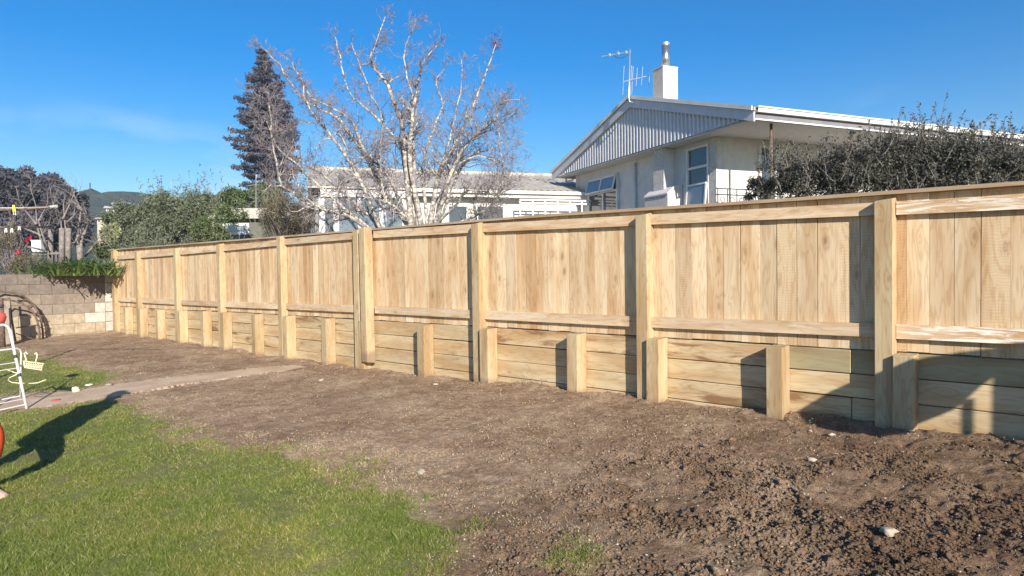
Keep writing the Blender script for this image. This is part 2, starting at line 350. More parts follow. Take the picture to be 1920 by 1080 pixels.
m = N('bare_brown_soil', .95, .1); v = m.coords(kind='Object')
px_ = m.n('SeparateXYZ'); m.link(v, px_.inputs[0])
dry = m.noise(v, .9, 6, .65, .6); fine = m.noise(v, 26, 6, .75); spk = m.noise(v, 90, 3, .6)
wet = m.n('MapRange'); m.link(px_.outputs['X'], wet.inputs['Value']); wet.inputs['From Min'].default_value = -4.5; wet.inputs['From Max'].default_value = -.6
c = m.mix(m.ramp(dry, [(.38, 0.), (.62, 1.)]), (.375, .255, .165), (.54, .40, .27))
c = m.mix(m.math('MULTIPLY', wet.outputs[0], m.ramp(m.noise(v, 1.7, 5, .6), [(.28, 1.), (.66, .35)])), c, (.155, .102, .066))
c = m.mix(m.ramp(m.noise(v, 4.5, 7, .72, .8), [(.40, .8), (.56, 0.)]), c, m.mix(1.0, c, (.62, .58, .54), 'MULTIPLY'))
c = m.mix(m.ramp(fine, [(.38, .75), (.60, 0.)]), c, m.mix(1.0, c, (.58, .54, .5), 'MULTIPLY'))
c = m.mix(m.ramp(spk, [(.66, 0.), (.72, .7)]), c, (.50, .40, .29))
m.base(c); m.bump(m.math('ADD', m.math('MULTIPLY', fine, 1.0), m.math('MULTIPLY', spk, .6)), .9, .03); M['soil'] = m.m
m = N('mown_lawn_thatch', .95, .1); v = m.coords(kind='Object')
c = m.mix(m.ramp(m.noise(v, 1.6, 5, .6), [(.35, 0.), (.66, 1.)]), (.15, .185, .05), (.25, .225, .10))
c = m.mix(m.ramp(m.noise(v, 45, 4, .7), [(.4, .5), (.65, 0.)]), c, (.12, .12, .045)); m.base(c); m.bump(m.noise(v, 60, 4, .7), .8, .02); M['lawn'] = m.m
m = N('dusty_concrete_path', .9, .2); v = m.coords(kind='Object')
c = m.mix(m.ramp(m.noise(v, 2.2, 6, .65), [(.4, 0.), (.6, 1.)]), (.60, .455, .31), (.47, .34, .225)); c = m.mix(m.ramp(m.noise(v, 40, 4), [(.35, .4), (.6, 0.)]), c, (.30, .25, .2))
m.base(c); m.bump(m.noise(v, 50, 4), .4, .006); M['path'] = m.m
is_lawn = (lawn > .16) & (path <= 0); is_path = path > 0
tag(submesh('soil', ~is_lawn & ~is_path, M['soil']), kind='structure')
tag(submesh('lawn', is_lawn, M['lawn']), kind='structure')
tag(submesh('path', is_path, M['path']), kind='structure')
mb = MB(); mb.box((-400, -400, -1.2), (400, -9.3, -.62)); mb.box((3.9, -9.3, -1.2), (400, 0, -.4)); mb.box((-400, -9.3, -1.2), (-19.9, -6.0, -.4))
tag(part('ground', mb, M['lawn']), kind='structure')
m = N('garden_ground', .95, .1); v = m.coords(kind='Object'); m.base(m.mix(m.ramp(m.noise(v, .6, 6), [(.4, 0.), (.6, 1.)]), (.07, .09, .03), (.13, .11, .06))); m.bump(m.noise(v, 9, 5), .8, .05); M['garden'] = m.m
mb = MB(); mb.box((-1200, .09, -1.2), (1200, 1500, .56)); tag(part('terrace_ground', mb, M['garden']), kind='structure')
gx = np.linspace(-60, -19.98, 90); gy = np.linspace(-9.4, 14, 70); A, Bq = np.meshgrid(gx, gy, indexing='ij')
Zt = 1.36 + fbm(A, Bq, .8, 4, 3) * .12; ii = np.arange(A.size).reshape(A.shape)
Vt = np.stack([A, Bq, Zt], -1).reshape(-1, 3); Ft = np.stack([ii[:-1, :-1], ii[1:, :-1], ii[1:, 1:], ii[:-1, 1:]], -1).reshape(-1, 4)
tag(raw('raised_garden_bed', Vt, Ft, M['garden'], smooth=True), kind='structure')
# hill
hx = np.linspace(0, 1, 150); hy = np.linspace(0, 1, 60)
az0, az1 = -70, 75   # degrees about the view direction
H1, H2 = np.meshgrid(hx, hy, indexing='ij'); ang = np.radians(az0 + (az1 - az0) * H1); dist = 70 + 330 * H2
vx = FW[0] * np.cos(ang) + RT[0] * np.sin(ang); vy = FW[1] * np.cos(ang) + RT[1] * np.sin(ang); q = np.hypot(vx, vy); vx /= q; vy /= q
hxw = CAM[0] + vx * dist; hyw = CAM[1] + vy * dist
ridge = 30.5 + fbm(ang * 7, ang * 0, 1, 3, 2) * 2.5 + .5 * np.exp(-((np.degrees(ang) + 33) / 9) ** 2)
ridge = ridge * np.clip(1.0 - (np.degrees(ang) - 5) / 60, .3, 1)
hz = np.where(dist < 280, .5 + (ridge - 6) * np.clip((dist - 70) / 210, 0, 1) ** 1.25 + 6 * np.clip((dist - 200) / 80, 0, 1), ridge - (dist - 280) * .02) + fbm(hxw, hyw, .12, 4, 8) * 3.5 * np.clip((dist - 80) / 60, 0, 1)
Vh = np.stack([hxw, hyw, hz], -1).reshape(-1, 3); ii = np.arange(H1.size).reshape(H1.shape); Fh = np.stack([ii[:-1, :-1], ii[1:, :-1], ii[1:, 1:], ii[:-1, 1:]], -1).reshape(-1, 4)
m = N('bush_clad_hill', 1, .05); v = m.coords(kind='Object'); m.base(m.ramp(m.noise(v, .12, 7, .7), [(.35, (.045, .062, .052)), (.55, (.075, .095, .072)), (.72, (.13, .145, .10))])); m.bump(m.noise(v, .3, 6, .7), 1, 2.5); M['hill'] = m.m
tag(raw('hill', Vh, Fh, M['hill'], smooth=True), kind='structure')

# ------------------------------------------------------------------ grass blades, straw, clods
def inframe(x, y, pad=60):
    d = np.stack([x - CAM[0], y - CAM[1], zflat(x, y) - CAM[2]], -1); w = d @ FW; px = 960 + 1250 * (d @ RT) / w; py = 540 - 1250 * (d @ UP) / w
    return (w > .5) & (px > -pad) & (px < 1920 + pad) & (py < 1080 + pad), w
def gz(x, y): return height(x, y)
def blades(name, n, keep, hgt, wid, mat, far=18.5):
    # sample evenly in view angle so near ground is as densely covered as far ground
    u = rng.random(n * 4) ** 1.0; dist = 2.6 * (far / 2.6) ** u; a = np.radians(rng.uniform(-42, 40, n * 4))
    x = CAM[0] + dist * (FW[0] * np.cos(a) + RT[0] * np.sin(a)); y = CAM[1] + dist * (FW[1] * np.cos(a) + RT[1] * np.sin(a))
    ok, w = inframe(x, y); ok &= keep(x, y) & (y < -.02) & (x > -19.6); x = x[ok][:n]; y = y[ok][:n]; w = w[ok][:n]; n = len(x)
    z = gz(x, y) - .004; h = hgt * rng.uniform(.45, 1.25, n) * (1 + w * .03) * np.clip(1 + fbm(x, y, 7, 3, 33) * 1.3, .45, 2.0); b = rng.uniform(0, 2 * np.pi, n); ww = wid * rng.uniform(.6, 1.4, n) * (.7 + w * .12)
    lean = rng.uniform(.3, 1.5, n) * h; la = rng.uniform(0, 2 * np.pi, n)
    P = np.empty((n, 3, 3)); P[:, 0] = np.stack([x - np.cos(b) * ww / 2, y - np.sin(b) * ww / 2, z], -1); P[:, 1] = np.stack([x + np.cos(b) * ww / 2, y + np.sin(b) * ww / 2, z], -1)
    P[:, 2] = np.stack([x + np.cos(la) * lean, y + np.sin(la) * lean, z + h], -1)
    return raw(name, P.reshape(-1, 3), np.arange(n * 3).reshape(-1, 3), mat)
def lawn_keep(x, y):
    l, p, pt = masks(x, y); bald = fbm(x, y, 1.3, 4, 77)
    le = l + fbm(x, y, 6, 3, 14) * .26 + fbm(x, y, 22, 2, 15) * .16; pr = np.clip(le * 3.2 + .36, 0, 1) ** 1.4 * np.clip(1.12 - np.clip(bald - .16, 0, 1) * 5, .35, 1); pr = np.maximum(pr, np.clip(pt * 3.2, 0, .8) ** 1.3); pr = np.where(p > -.01, 0, pr)
    return rng.random(x.shape) < pr
m = N('grass_blade', .7, .25); g = m.n('NewGeometry'); v = m.coords(kind='Object'); pz = m.noise(v, 1.5, 4, .6)
gc = m.ramp(g.outputs['Random Per Island'], [(.0, (.085, .14, .018)), (.4, (.14, .205, .028)), (.70, (.21, .27, .045)), (.88, (.34, .35, .11)), (1., (.52, .46, .25))])
gc = m.mix(m.ramp(pz, [(.45, 0.), (.68, .75)]), gc, m.mix(1.0, gc, (1.55, 1.2, 1.4), 'MULTIPLY'))
m.base(gc); tr = m.n('BsdfTranslucent'); m.link(gc, tr.inputs['Color']); mx = m.n('MixShader'); mx.inputs[0].default_value = .25
m.link(m.b.outputs[0], mx.inputs[1]); m.link(tr.outputs[0], mx.inputs[2]); m.link(mx.outputs[0], m.t.nodes['Material Output'].inputs[0]); M['grass'] = m.m
tag(blades('grass', 420000, lawn_keep, .019, .0030, M['grass']), kind='stuff', label='short green mown grass on the lawn left of the soil', cat='grass')
def tuft_keep(x, y):
    l, p, pt = masks(x, y); return (rng.random(x.shape) < np.clip(fbm(x, y, 5.5, 3, 21) * 4 - .55, 0, 1)) & (l > -.25) & (p < -.02)
tag(blades('grass_tufts', 26000, tuft_keep, .034, .0038, M['grass'], far=9), kind='stuff', label='longer tufts of grass standing out of the mown lawn', cat='grass')
def dead_keep(x, y):
    l, p, pt = masks(x, y); return (rng.random(x.shape) < np.clip(fbm(x, y, 4.2, 4, 121) * 5 - 1.1, 0, 1)) & (l > -.1) & (p < -.02)
m = N('dry_straw', .8, .2); g = m.n('NewGeometry'); m.base(m.ramp(g.outputs['Random Per Island'], [(.0, (.30, .22, .13)), (.6, (.48, .38, .24)), (1., (.62, .54, .38))])); M['straw'] = m.m
def straw_keep(x, y):
    l, p, pt = masks(x, y); f = fbm(x, y, 2.1, 4, 51); edge = np.exp(-(l / .35) ** 2)
    return (rng.random(x.shape) < np.clip(.14 + f * .6 + edge * .6 + .5 * np.exp(-(y / .22) ** 2), .02, .9) * np.clip(-(x + .4) / 2.0, .10, 1)) & (p < .03)
tag(blades('dry_grass', 95000, straw_keep, .010, .0042, M['straw']), kind='stuff', label='dry straw and dead grass bits strewn over the soil', cat='dry grass')
tag(blades('dead_grass', 16000, dead_keep, .010, .006, M['straw'], far=8), kind='stuff', label='pale patches of dead grass cuttings lying on the lawn', cat='dry grass')
# clods: rough lumps joined
ico = []
t = (1 + 5 ** .5) / 2
IV = np.array([(-1, t, 0), (1, t, 0), (-1, -t, 0), (1, -t, 0), (0, -1, t), (0, 1, t), (0, -1, -t), (0, 1, -t), (t, 0, -1), (t, 0, 1), (-t, 0, -1), (-t, 0, 1)]); IV = IV / np.linalg.norm(IV[0])
IF = np.array([(0, 11, 5), (0, 5, 1), (0, 1, 7), (0, 7, 10), (0, 10, 11), (1, 5, 9), (5, 11, 4), (11, 10, 2), (10, 7, 6), (7, 1, 8), (3, 9, 4), (3, 4, 2), (3, 2, 6), (3, 6, 8), (3, 8, 9), (4, 9, 5), (2, 4, 11), (6, 2, 10), (8, 6, 7), (9, 8, 1)])
def subdiv(V, F):
    V = [tuple(p) for p in V]; cache = {}; out = []
    def mid(a, b):
        k = (min(a, b), max(a, b))
        if k not in cache:
            p = (np.array(V[a]) + np.array(V[b])); V.append(tuple(p / np.linalg.norm(p))); cache[k] = len(V) - 1
        return cache[k]
    for a, b, c in F: x, y, z = mid(a, b), mid(b, c), mid(c, a); out += [(a, x, z), (b, y, x), (c, z, y), (x, y, z)]
    return np.array(V), np.array(out)
IV2, IF2 = subdiv(IV, IF)
def clods(name, n, smin, smax, keep, mat, V=IV, F=IF, power=3.0):
    k = n * 6; dist = 2.6 * (14 / 2.6) ** rng.random(k); a = np.radians(rng.uniform(-42, 42, k))
    x = CAM[0] + dist * (FW[0] * np.cos(a) + RT[0] * np.sin(a)); y = CAM[1] + dist * (FW[1] * np.cos(a) + RT[1] * np.sin(a))
    ok, w = inframe(x, y); ok &= keep(x, y) & (y < -.03) & (x > -19.6); x = x[ok][:n]; y = y[ok][:n]; n = len(x)
    s = smin + (smax - smin) * rng.random(n) ** power; z = gz(x, y) + s * .15
    q = rng.normal(size=(n, 4)); q /= np.linalg.norm(q, axis=1)[:, None]; a_, b_, c_, d_ = q.T
    Rm = np.stack([1 - 2 * (c_ ** 2 + d_ ** 2), 2 * (b_ * c_ - a_ * d_), 2 * (b_ * d_ + a_ * c_), 2 * (b_ * c_ + a_ * d_), 1 - 2 * (b_ ** 2 + d_ ** 2), 2 * (c_ * d_ - a_ * b_), 2 * (b_ * d_ - a_ * c_), 2 * (c_ * d_ + a_ * b_), 1 - 2 * (b_ ** 2 + c_ ** 2)], -1).reshape(n, 3, 3)
    P = V[None] * (rng.uniform(.55, 1.25, (n, len(V), 1))) * np.stack([np.ones(n), rng.uniform(.6, 1, n), rng.uniform(.5, .9, n)], -1)[:, None, :]
    P = np.einsum('nij,nkj->nki', Rm, P) * s[:, None, None] / 2 * np.array([1, 1, .75]) + np.stack([x, y, z], -1)[:, None, :]
    Fa = (F[None] + (np.arange(n) * len(V))[:, None, None]).reshape(-1, 3)
    return raw(name, P.reshape(-1, 3), Fa, mat)
def clod_keep(x, y):
    l, p, pt = masks(x, y); return (rng.random(x.shape) < np.clip(rough_amt(x, y) + .02, 0.12, 1) ** 1.3 * np.clip(.45 + fbm(x, y, 2.6, 4, 90) * 4.5, .04, 1)) & (l < -.1) & (p < -.03)
tag(clods('soil_clods', 52000, .005, .032, clod_keep, M['soil']), kind='stuff', label='small crumbly clods of dug brown soil', cat='soil')
def big_keep(x, y): return clod_keep(x, y) & (rough_amt(x, y) > .5)
tag(clods('large_soil_clods', 800, .022, .075, big_keep, M['soil'], IV2, IF2, 3.2), kind='stuff', label='larger lumps of freshly dug dark soil at the right', cat='soil')
def peb_keep(x, y):
    l, p, pt = masks(x, y); return (l < .1)
tag(clods('pebbles', 1500, .005, .022, peb_keep, M['stone'], power=3), kind='stuff', label='small pale stones scattered over the soil', cat='pebbles')

# ------------------------------------------------------------------ fence
fence = thing('timber_fence', 'long new pine paling fence with tall square posts above the retaining boards', 'fence', (-9, 0, 0))
def capz(x): return float(np.interp(x, [-19.9, -10.17, -5, -2.5, -.57, 2], [2.027, 1.961, 1.935, 1.892, 1.870, 1.85]))
TX = [-19.47, -17.711, -15.344, -13.183, -10.801, -8.51, -5.959, -3.601, -1.435, .78]
TT = [1.975, 1.90, 1.894, 1.901, 1.94, 1.934, 1.885, 1.833, 1.801, 1.78]
TWD = [.19] + [.13] * 9
def topr(x): return float(np.interp(x, [-18.46, -14, -9.56, -6.9, -4.26, -2.49, -1.45, -.9, 2], [1.847, 1.869, 1.925, 1.915, 1.855, 1.828, 1.80, 1.775, 1.75]))
def botr(x): return float(np.interp(x, [-18.5, -14, -9.6, -6.9, -4.3, -2.5, -.9, 2], [.768, .778, .812, .818, .815, .83, .845, .85]))
for i, (x, zt, w) in enumerate(zip(TX, TT, TWD)):
    mb = MB(); zb = float(zflat(x, 0)) - .12; dz = .012
    mb.add([(x, -.125, zb), (x + w, -.125, zb), (x + w, 0, zb), (x, 0, zb), (x, -.125, zt), (x + w, -.125, zt + dz), (x + w, -.001, zt + .02 + dz), (x, -.001, zt + .02)],
           [(0, 3, 2, 1), (4, 5, 6, 7), (0, 1, 5, 4), (1, 2, 6, 5), (2, 3, 7, 6), (3, 0, 4, 7)])
    o = bevel(part('post', mb, M['post'], fence), .004); o.rotation_euler[1] = R(rnd.uniform(-.15, .15))
mb = MB(); x = -8.245; w = .135
mb.add([(x, -.19, .0), (x + w, -.19, .0), (x + w, -.045, -.02), (x, -.045, -.02), (x - .012, -.19, 1.958), (x + w - .012, -.19, 1.965), (x + w - .012, -.05, 1.97), (x - .012, -.05, 1.965)],
       [(0, 3, 2, 1), (4, 5, 6, 7), (0, 1, 5, 4), (1, 2, 6, 5), (2, 3, 7, 6), (3, 0, 4, 7)])
bevel(part('post', mb, M['post'], fence, label='extra tall post with its foot cut clear of the ground'), .004)
for i in range(len(TX) - 1):
    a = TX[i] + TWD[i] + .002; b = TX[i + 1] - .002
    if i == 5: a = -8.10
    mt = M['rail_white'] if i == 8 else M['rail']
    for fz, hh in ((topr, .102), (botr, .108)):
        hh += rnd.uniform(-.003, .003); mb = MB(); za, zb = fz(a), fz(b)
        mb.add([(a, -.045, za - hh), (b, -.045, zb - hh), (b, -.001, zb - hh), (a, -.001, za - hh), (a, -.045, za), (b, -.045, zb), (b, -.001, zb), (a, -.001, za)],
               [(0, 3, 2, 1), (4, 5, 6, 7), (0, 1, 5, 4), (1, 2, 6, 5), (2, 3, 7, 6), (3, 0, 4, 7)])
        part('rail', mb, mt, fence, label='rail streaked with white chalky marks' if i == 8 else None)
x = -19.86; ptop = capz
while x < 2.0:
    w = rnd.choice([.150, .155, .160, .165, .17]) ; gap = rnd.choice([.001, .002, .003, .005]); dy = rnd.uniform(0, .005); mb = MB()
    zb = float(np.interp(x, [-19, -16.3, -15, -14, -11.7, -9.35, -7, -5.8, -1.3, 2], [.535, .535, .55, .575, .588, .60, .602, .612, .622, .63])) + rnd.uniform(.002, .010); zt = capz(x + w / 2) - .026
    a = x; b = x + w; sh = rnd.uniform(-.003, .003)
    mb.add([(a, .001 + dy, zb), (b, .001 + dy, zb), (b, .019 + dy, zb), (a, .019 + dy, zb), (a + sh, .001 + dy, zt), (b + sh, .001 + dy, zt), (b + sh, .019 + dy, zt), (a + sh, .019 + dy, zt)],
           [(0, 3, 2, 1), (4, 5, 6, 7), (0, 1, 5, 4), (1, 2, 6, 5), (2, 3, 7, 6), (3, 0, 4, 7)])
    mb.box((b - .02, .0265, zb + .004), (b + .02, .030, zt - .01))
    part('paling', mb, M['paling'], fence); x += w + gap
cx = [-19.93, -15.1, -10.2, -5.3, -.45, 2.1]
for a, b in zip(cx[:-1], cx[1:]):
    mb = MB(); n = 6
    for k in range(n):
        p, q = a + .002 + (b - a - .004) * k / n, a + .002 + (b - a - .004) * (k + 1) / n; za, zb = capz(p), capz(q)
        mb.add([(p, -.06, za - .024), (q, -.06, zb - .024), (q, .075, zb - .024), (p, .075, za - .024), (p, -.06, za), (q, -.06, zb), (q, .075, zb + .018), (p, .075, za + .018)],
               [(0, 3, 2, 1), (4, 5, 6, 7), (0, 1, 5, 4), (2, 3, 7, 6)] + ([(3, 0, 4, 7)] if k == 0 else []) + ([(1, 2, 6, 5)] if k == n - 1 else []))
    part('capping_board', mb, M['cap'], fence)

# ------------------------------------------------------------------ retaining wall
ret = thing('retaining_wall', 'low retaining wall of horizontal treated pine boards behind short square posts', 'retaining wall', (-9, 0, -.1))
def wtop(x): return float(np.interp(x, [-19, -16.3, -15, -14, -11.7, -9.35, -7, -5.8, -1.3, 2], [.535, .535, .55, .575, .588, .60, .602, .612, .622, .63]))
SX = [-18.471, -17.454, -16.348, -15.09, -13.893, -12.979, -11.693, -10.563, -9.353, -8.378, -6.985, -5.791, -4.452, -3.463, -2.272, -1.303, -.13, .93]
for x in SX:
    wd = .122 if x == -8.378 else .14
    yb = -.145 if x == -8.378 else -.175
    zt = wtop(x) + rnd.uniform(-.004, .006); zb = float(zflat(x, 0)) - .12; tl = rnd.uniform(-.006, .006); mb = MB()
    mb.add([(x, yb, zb), (x + wd, yb, zb), (x + wd, -.002, zb), (x, -.002, zb), (x + tl, yb, zt - .008), (x + wd + tl, yb, zt - .006), (x + wd + tl, -.002, zt), (x + tl, -.002, zt)],
           [(0, 3, 2, 1), (4, 5, 6, 7), (0, 1, 5, 4), (1, 2, 6, 5), (2, 3, 7, 6), (3, 0, 4, 7)])
    bevel(part('short_post', mb, M['post'], ret), .005, 2)
bj0 = [-19.8, -17.38, -15.02, -12.9, -10.49, -8.31, -5.72, -3.39, -2.2, -1.64, 2.0]
bj = [-19.8, -17.38, -15.02, -12.9, -10.49, -8.31, -5.72, -3.39, -1.64, 2.0]
for c in range(5):
    js = bj0 if c == 0 else bj if c % 2 == 0 else [-19.8, -16.28, -13.82, -11.62, -9.28, -6.91, -4.38, -2.2, -.06, 2.0]
    for a, b in zip(js[:-1], js[1:]):
        o_ = rnd.uniform(0, .008); mb = MB()
        def zz(x): return wtop(x) - .008 - c * .197
        pass
        if c == 0 and a == -2.2: o_ = -.008; mt = M['sleeper_green']; 
        elif c == 0 and b == 2.0: mt = M['sleeper_green']
        elif c == 0: mt = M['sleeper_stained'] if a > -8 else (M['sleeper'] if rnd.random() < .5 else M['sleeper_stained'])
        else: mt = M['sleeper_stained'] if rnd.random() < .25 else M['sleeper']
        d = rnd.uniform(-.003, .003)
        mb.add([(a + .002, o_, zz(a) - .190), (b - .002, o_ , zz(b) - .190 + d), (b - .002, .046, zz(b) - .19 + d), (a + .002, .046, zz(a) - .19), (a + .002, o_, zz(a)), (b - .002, o_, zz(b) + d), (b - .002, .046, zz(b) + d), (a + .002, .046, zz(a))],
               [(0, 3, 2, 1), (4, 5, 6, 7), (0, 1, 5, 4), (1, 2, 6, 5), (2, 3, 7, 6), (3, 0, 4, 7)])
        bevel(part('board', mb, mt, ret), .006, 2)
mb = MB(); mb.box((-19.9, .055, -.8), (2.1, .085, .545)); tag(part('soil_bank', mb, M['soil']), kind='structure')

# ------------------------------------------------------------------ block wall at the far left
bw = thing('block_wall', 'old stained concrete block wall beyond the far end of the fence', 'wall', (-19.9, -2.5, -.3))
def blockmat(name, lo, hi, pale, pf):
    m = N(name, .95, .1); v = m.coords(rand=True); c = m.ramp(m.noise(v, 5, 6, .7), [(.3, lo), (.7, hi)]); c = m.mix(m.math('MULTIPLY', m.ramp(m.noise(v, 9, 6, .7), [(.48, 0.), (.60, 1.)]), pf), c, pale)
    oi = m.n('ObjectInfo'); c = m.mix(m.math('MULTIPLY', oi.outputs['Random'], .4), c, m.mix(1.0, c, (.75, .72, .68), 'MULTIPLY')); m.base(c); m.bump(m.noise(v, 45, 5, .7), .7, .012); return m.m
M['block_dark'] = blockmat('stained_block', (.15, .125, .105), (.235, .195, .165), (.30, .265, .22), .3)
M['block_mid'] = blockmat('brown_block', (.20, .165, .135), (.30, .25, .20), (.38, .335, .27), .35)
M['block_low'] = blockmat('sandy_block', (.29, .235, .165), (.43, .355, .25), (.52, .46, .35), .45)
M['block_white'] = blockmat('whitewashed_block', (.42, .385, .33), (.64, .60, .54), (.33, .29, .24), .45)
M['mortar'] = plain('pale_mortar', (.31, .265, .21), .95, .2, scale=8, bump=.3)
mb = MB(); mb.box((-19.985, -7.0, -.6), (-19.83, -.005, 1.37)); part('mortar_backing', mb, M['mortar'], bw)
for c in range(7):
    zt = 1.395 - c * .255; y = -.195 - (.235 if c % 2 else 0.)
    mb = MB(); yy = -.006; mb.box((-19.99 + .18, -.19, zt - .243), (-19.79, yy, zt)); bevel(part('end_block', mb, M['block_white'], bw), .012, 2)
    first = True
    y0 = -.198
    while y0 > -7:
        L_ = .235 if (first and c % 2) else .47; first = False; y1 = y0 - L_ + .006; mb = MB()
        mt = M['block_white'] if (y0 > -.3 and c >= 3 and rnd.random() < .45) else [M['block_dark'], M['block_dark'], M['block_mid'], M['block_mid'], M['block_low'], M['block_low'], M['block_low']][c]
        mb.box((-19.99 + .18, y1, zt - .249), (-19.806 + rnd.uniform(-.003, .003), y0, zt)); bevel(part('block', mb, mt, bw), .006); y0 -= L_

# ------------------------------------------------------------------ foliage helpers
def leaves(name, P, size, mat, parent, asp=.5, up=0.0, curl=False):
    n = len(P); P = np.array(P); s = size * rng.uniform(.5, 1.35, n)
    a = rng.normal(size=(n, 3)); a[:, 2] += up; a /= np.linalg.norm(a, axis=1)[:, None]
    b = rng.normal(size=(n, 3)); b -= a * (a * b).sum(1)[:, None]; b /= np.linalg.norm(b, axis=1)[:, None]
    A = a * s[:, None]; B_ = b * (s * asp)[:, None] / 2; org = P.mean(0); Q = P - org
    V = np.stack([Q, Q + A * .45 + B_, Q + A, Q + A * .45 - B_], 1).reshape(-1, 3)
    o = raw(name, V, np.arange(n * 4).reshape(-1, 4), mat, parent); o.location = Vector(org) - (ORG[parent] if parent else Vector((0, 0, 0))); o['kind'] = 'stuff'; return o
def blob(c, r, n, k=30, cl=.32, fill=.55, flat=1.0):
    """points in clumps gathered over an ellipsoid: uneven outline with gaps"""
    c = np.array(c); r = np.array(r); d = rng.normal(size=(k, 3)); d /= np.linalg.norm(d, axis=1)[:, None]
    cc = c + d * r * (fill + (1 - fill) * rng.random((k, 1))) * .88
    i = rng.integers(0, k, n); e = rng.normal(size=(n, 3)); e /= np.linalg.norm(e, axis=1)[:, None]
    rr = (rng.random((n, 1)) ** .45) * cl * rng.uniform(.6, 1.3, (k, 1))[i]
    return cc[i] + e * rr * r.mean() * np.array([1, 1, flat])
def shoot(mb, p, d, L, r, bend=.25, seg=4, n=3, mi=0):
    p = Vector(p); d = Vector(d).normalized(); pts = [p.copy()]; rr = [r]
    for i in range(seg):
        d = (d + Vector((rnd.gauss(0, bend), rnd.gauss(0, bend), rnd.gauss(0, bend) + .06))).normalized(); p = p + d * (L / seg); pts.append(p.copy()); rr.append(r * (1 - .75 * (i + 1) / seg))
    mb.tube(pts, rr, n, mi, cap=False); return pts
def trunk_part(parent, base, top, r, mat, name='trunk', n=8):
    mb = MB(); b = Vector(base); t = Vector(top); pts = [b.lerp(t, k / 5) + Vector((rnd.uniform(-1, 1), rnd.uniform(-1, 1), 0)) * r * .5 for k in range(6)]
    mb.tube(pts, [r * (1.15 - .8 * k / 5) for k in range(6)], n); return part(name, mb, mat, parent, smooth=True)
def shrub(name, label, cat, c, r, n, leaf, mat, k=40, twigs=40, bark='grey_bark', group=None, gz0=.5, asp=.5, cl=.32, shoots=0, sl=.8, up=.0):
    base = (c[0], c[1], gz0); t = thing(name, label, cat, base, group=group)
    leaves('foliage', blob(c, r, n, k, cl), leaf, mat, t, asp, up)
    mb = MB()
    for i in range(twigs):
        e = Vector((rnd.gauss(0, .5) * r[0], rnd.gauss(0, .5) * r[1], 0)); tip = Vector(c) + Vector((rnd.uniform(-1, 1) * r[0] * .8, rnd.uniform(-1, 1) * r[1] * .8, rnd.uniform(-.2, .95) * r[2]))
        b = Vector(base) + e * .15; L_ = (tip - b).length; shoot(mb, b, tip - b, L_ * .93, .006 + .003 * L_, .12, 5, 4)
    if twigs: part('stems', mb, M[bark], t)
    if shoots:
        mb = MB(); LP = []
        for i in range(shoots):
            p = Vector(c) + Vector((rnd.uniform(-1, 1) * r[0] * .9, rnd.uniform(-1, 1) * r[1] * .5, r[2] * rnd.uniform(.4, .85)))
            pts = shoot(mb, p, (rnd.gauss(0, .35), rnd.gauss(0, .35), 1), sl * rnd.uniform(.4, 1.2), .006, .12, 6)
            for a, b in zip(pts[:-1], pts[1:]):
                for q in range(3): LP.append(a.lerp(b, rnd.random()))
        part('shoots', mb, M['grey_bark'], t)['kind'] = 'stuff'; leaves('shoot_leaves', np.array([tuple(p) for p in LP]), leaf * .9, mat, t, asp, .3)
    return t

# ------------------------------------------------------------------ house on the right (local axes: x along the gable, -y back along the eave)
YH = 2.719; BX0 = (-5.025, 6.25, .55)
house = thing('house', 'pale single-storey house with ribbed gable and wide eaves above the fence', 'house', BX0, YH, local=True)
GDv = np.array([math.cos(YH), math.sin(YH), 0]); LDv = np.array([math.sin(YH), -math.cos(YH), 0])
def hz_(z): return z - .55
WW = 8.137; EZ = 4.16; RISE = 1.19; U1 = 1.53; VW = .45; UL = 7.50; VL = 15.0
def HB(mb, u0, u1, v0, v1, z0, z1, mi=0): return mb.box((u0, -v1, hz_(z0)), (u1, -v0, hz_(z1)), mi)
def rz(u): return EZ + RISE * (1 - abs(u - WW / 2) / (WW / 2))
def roof_side(ua, ub, name):
    mb = MB(); za, zb = hz_(rz(ua)), hz_(rz(ub))
    mb.prism([(ua, za + .03), (ub, zb + .03), (ub, zb + .09), (ua, za + .09)], .06, -VL, 1); return part(name, mb, M['roof_iron'], house, fix=True)
roof_side(-.05, WW / 2, 'roof'); roof_side(WW / 2, WW + .05, 'roof')
for ua, ub in ((-.02, WW / 2 - .001), (WW / 2 + .001, WW + .08)):
    za, zb = hz_(rz(ua)), hz_(rz(ub)); mb = MB()
    mb.prism([(ua, za - .17), (ub, zb - .17), (ub, zb + .025), (ua, za + .025)], .035, .0, 1); part('barge_board', mb, M['trim'], house, fix=True)
    mb = MB(); mb.prism([(ua, za + .03), (ub, zb + .03), (ub, zb + .115), (ua, za + .115)], .085, .062, 1); part('barge_flashing', mb, M['white'], house, fix=True)
# ribbed gable cladding, real ribs
mb = MB(); u = .10; pitch = .13
while u < WW - .14:
    prof = [(0, -.048), (.046, -.048), (.062, -.010), (.112, -.010), (pitch, -.048)]
    for (p, y0), (q, y1) in zip(prof[:-1], prof[1:]):
        a, b = u + p, u + q; ta, tb = hz_(rz(a)) - .10, hz_(rz(b)) - .10; lo = hz_(4.075)
        if min(ta, tb) > lo: mb.add([(a, y0, lo), (b, y1, lo), (b, y1, tb), (a, y0, ta)], [(0, 1, 2, 3)])
    u += pitch
part('ribbed_cladding', mb, M['clad'], house)
mb = MB(); HB(mb, .02, WW - .02, .045, VL, 4.035, 4.07); part('soffit', mb, M['soffit'], house)
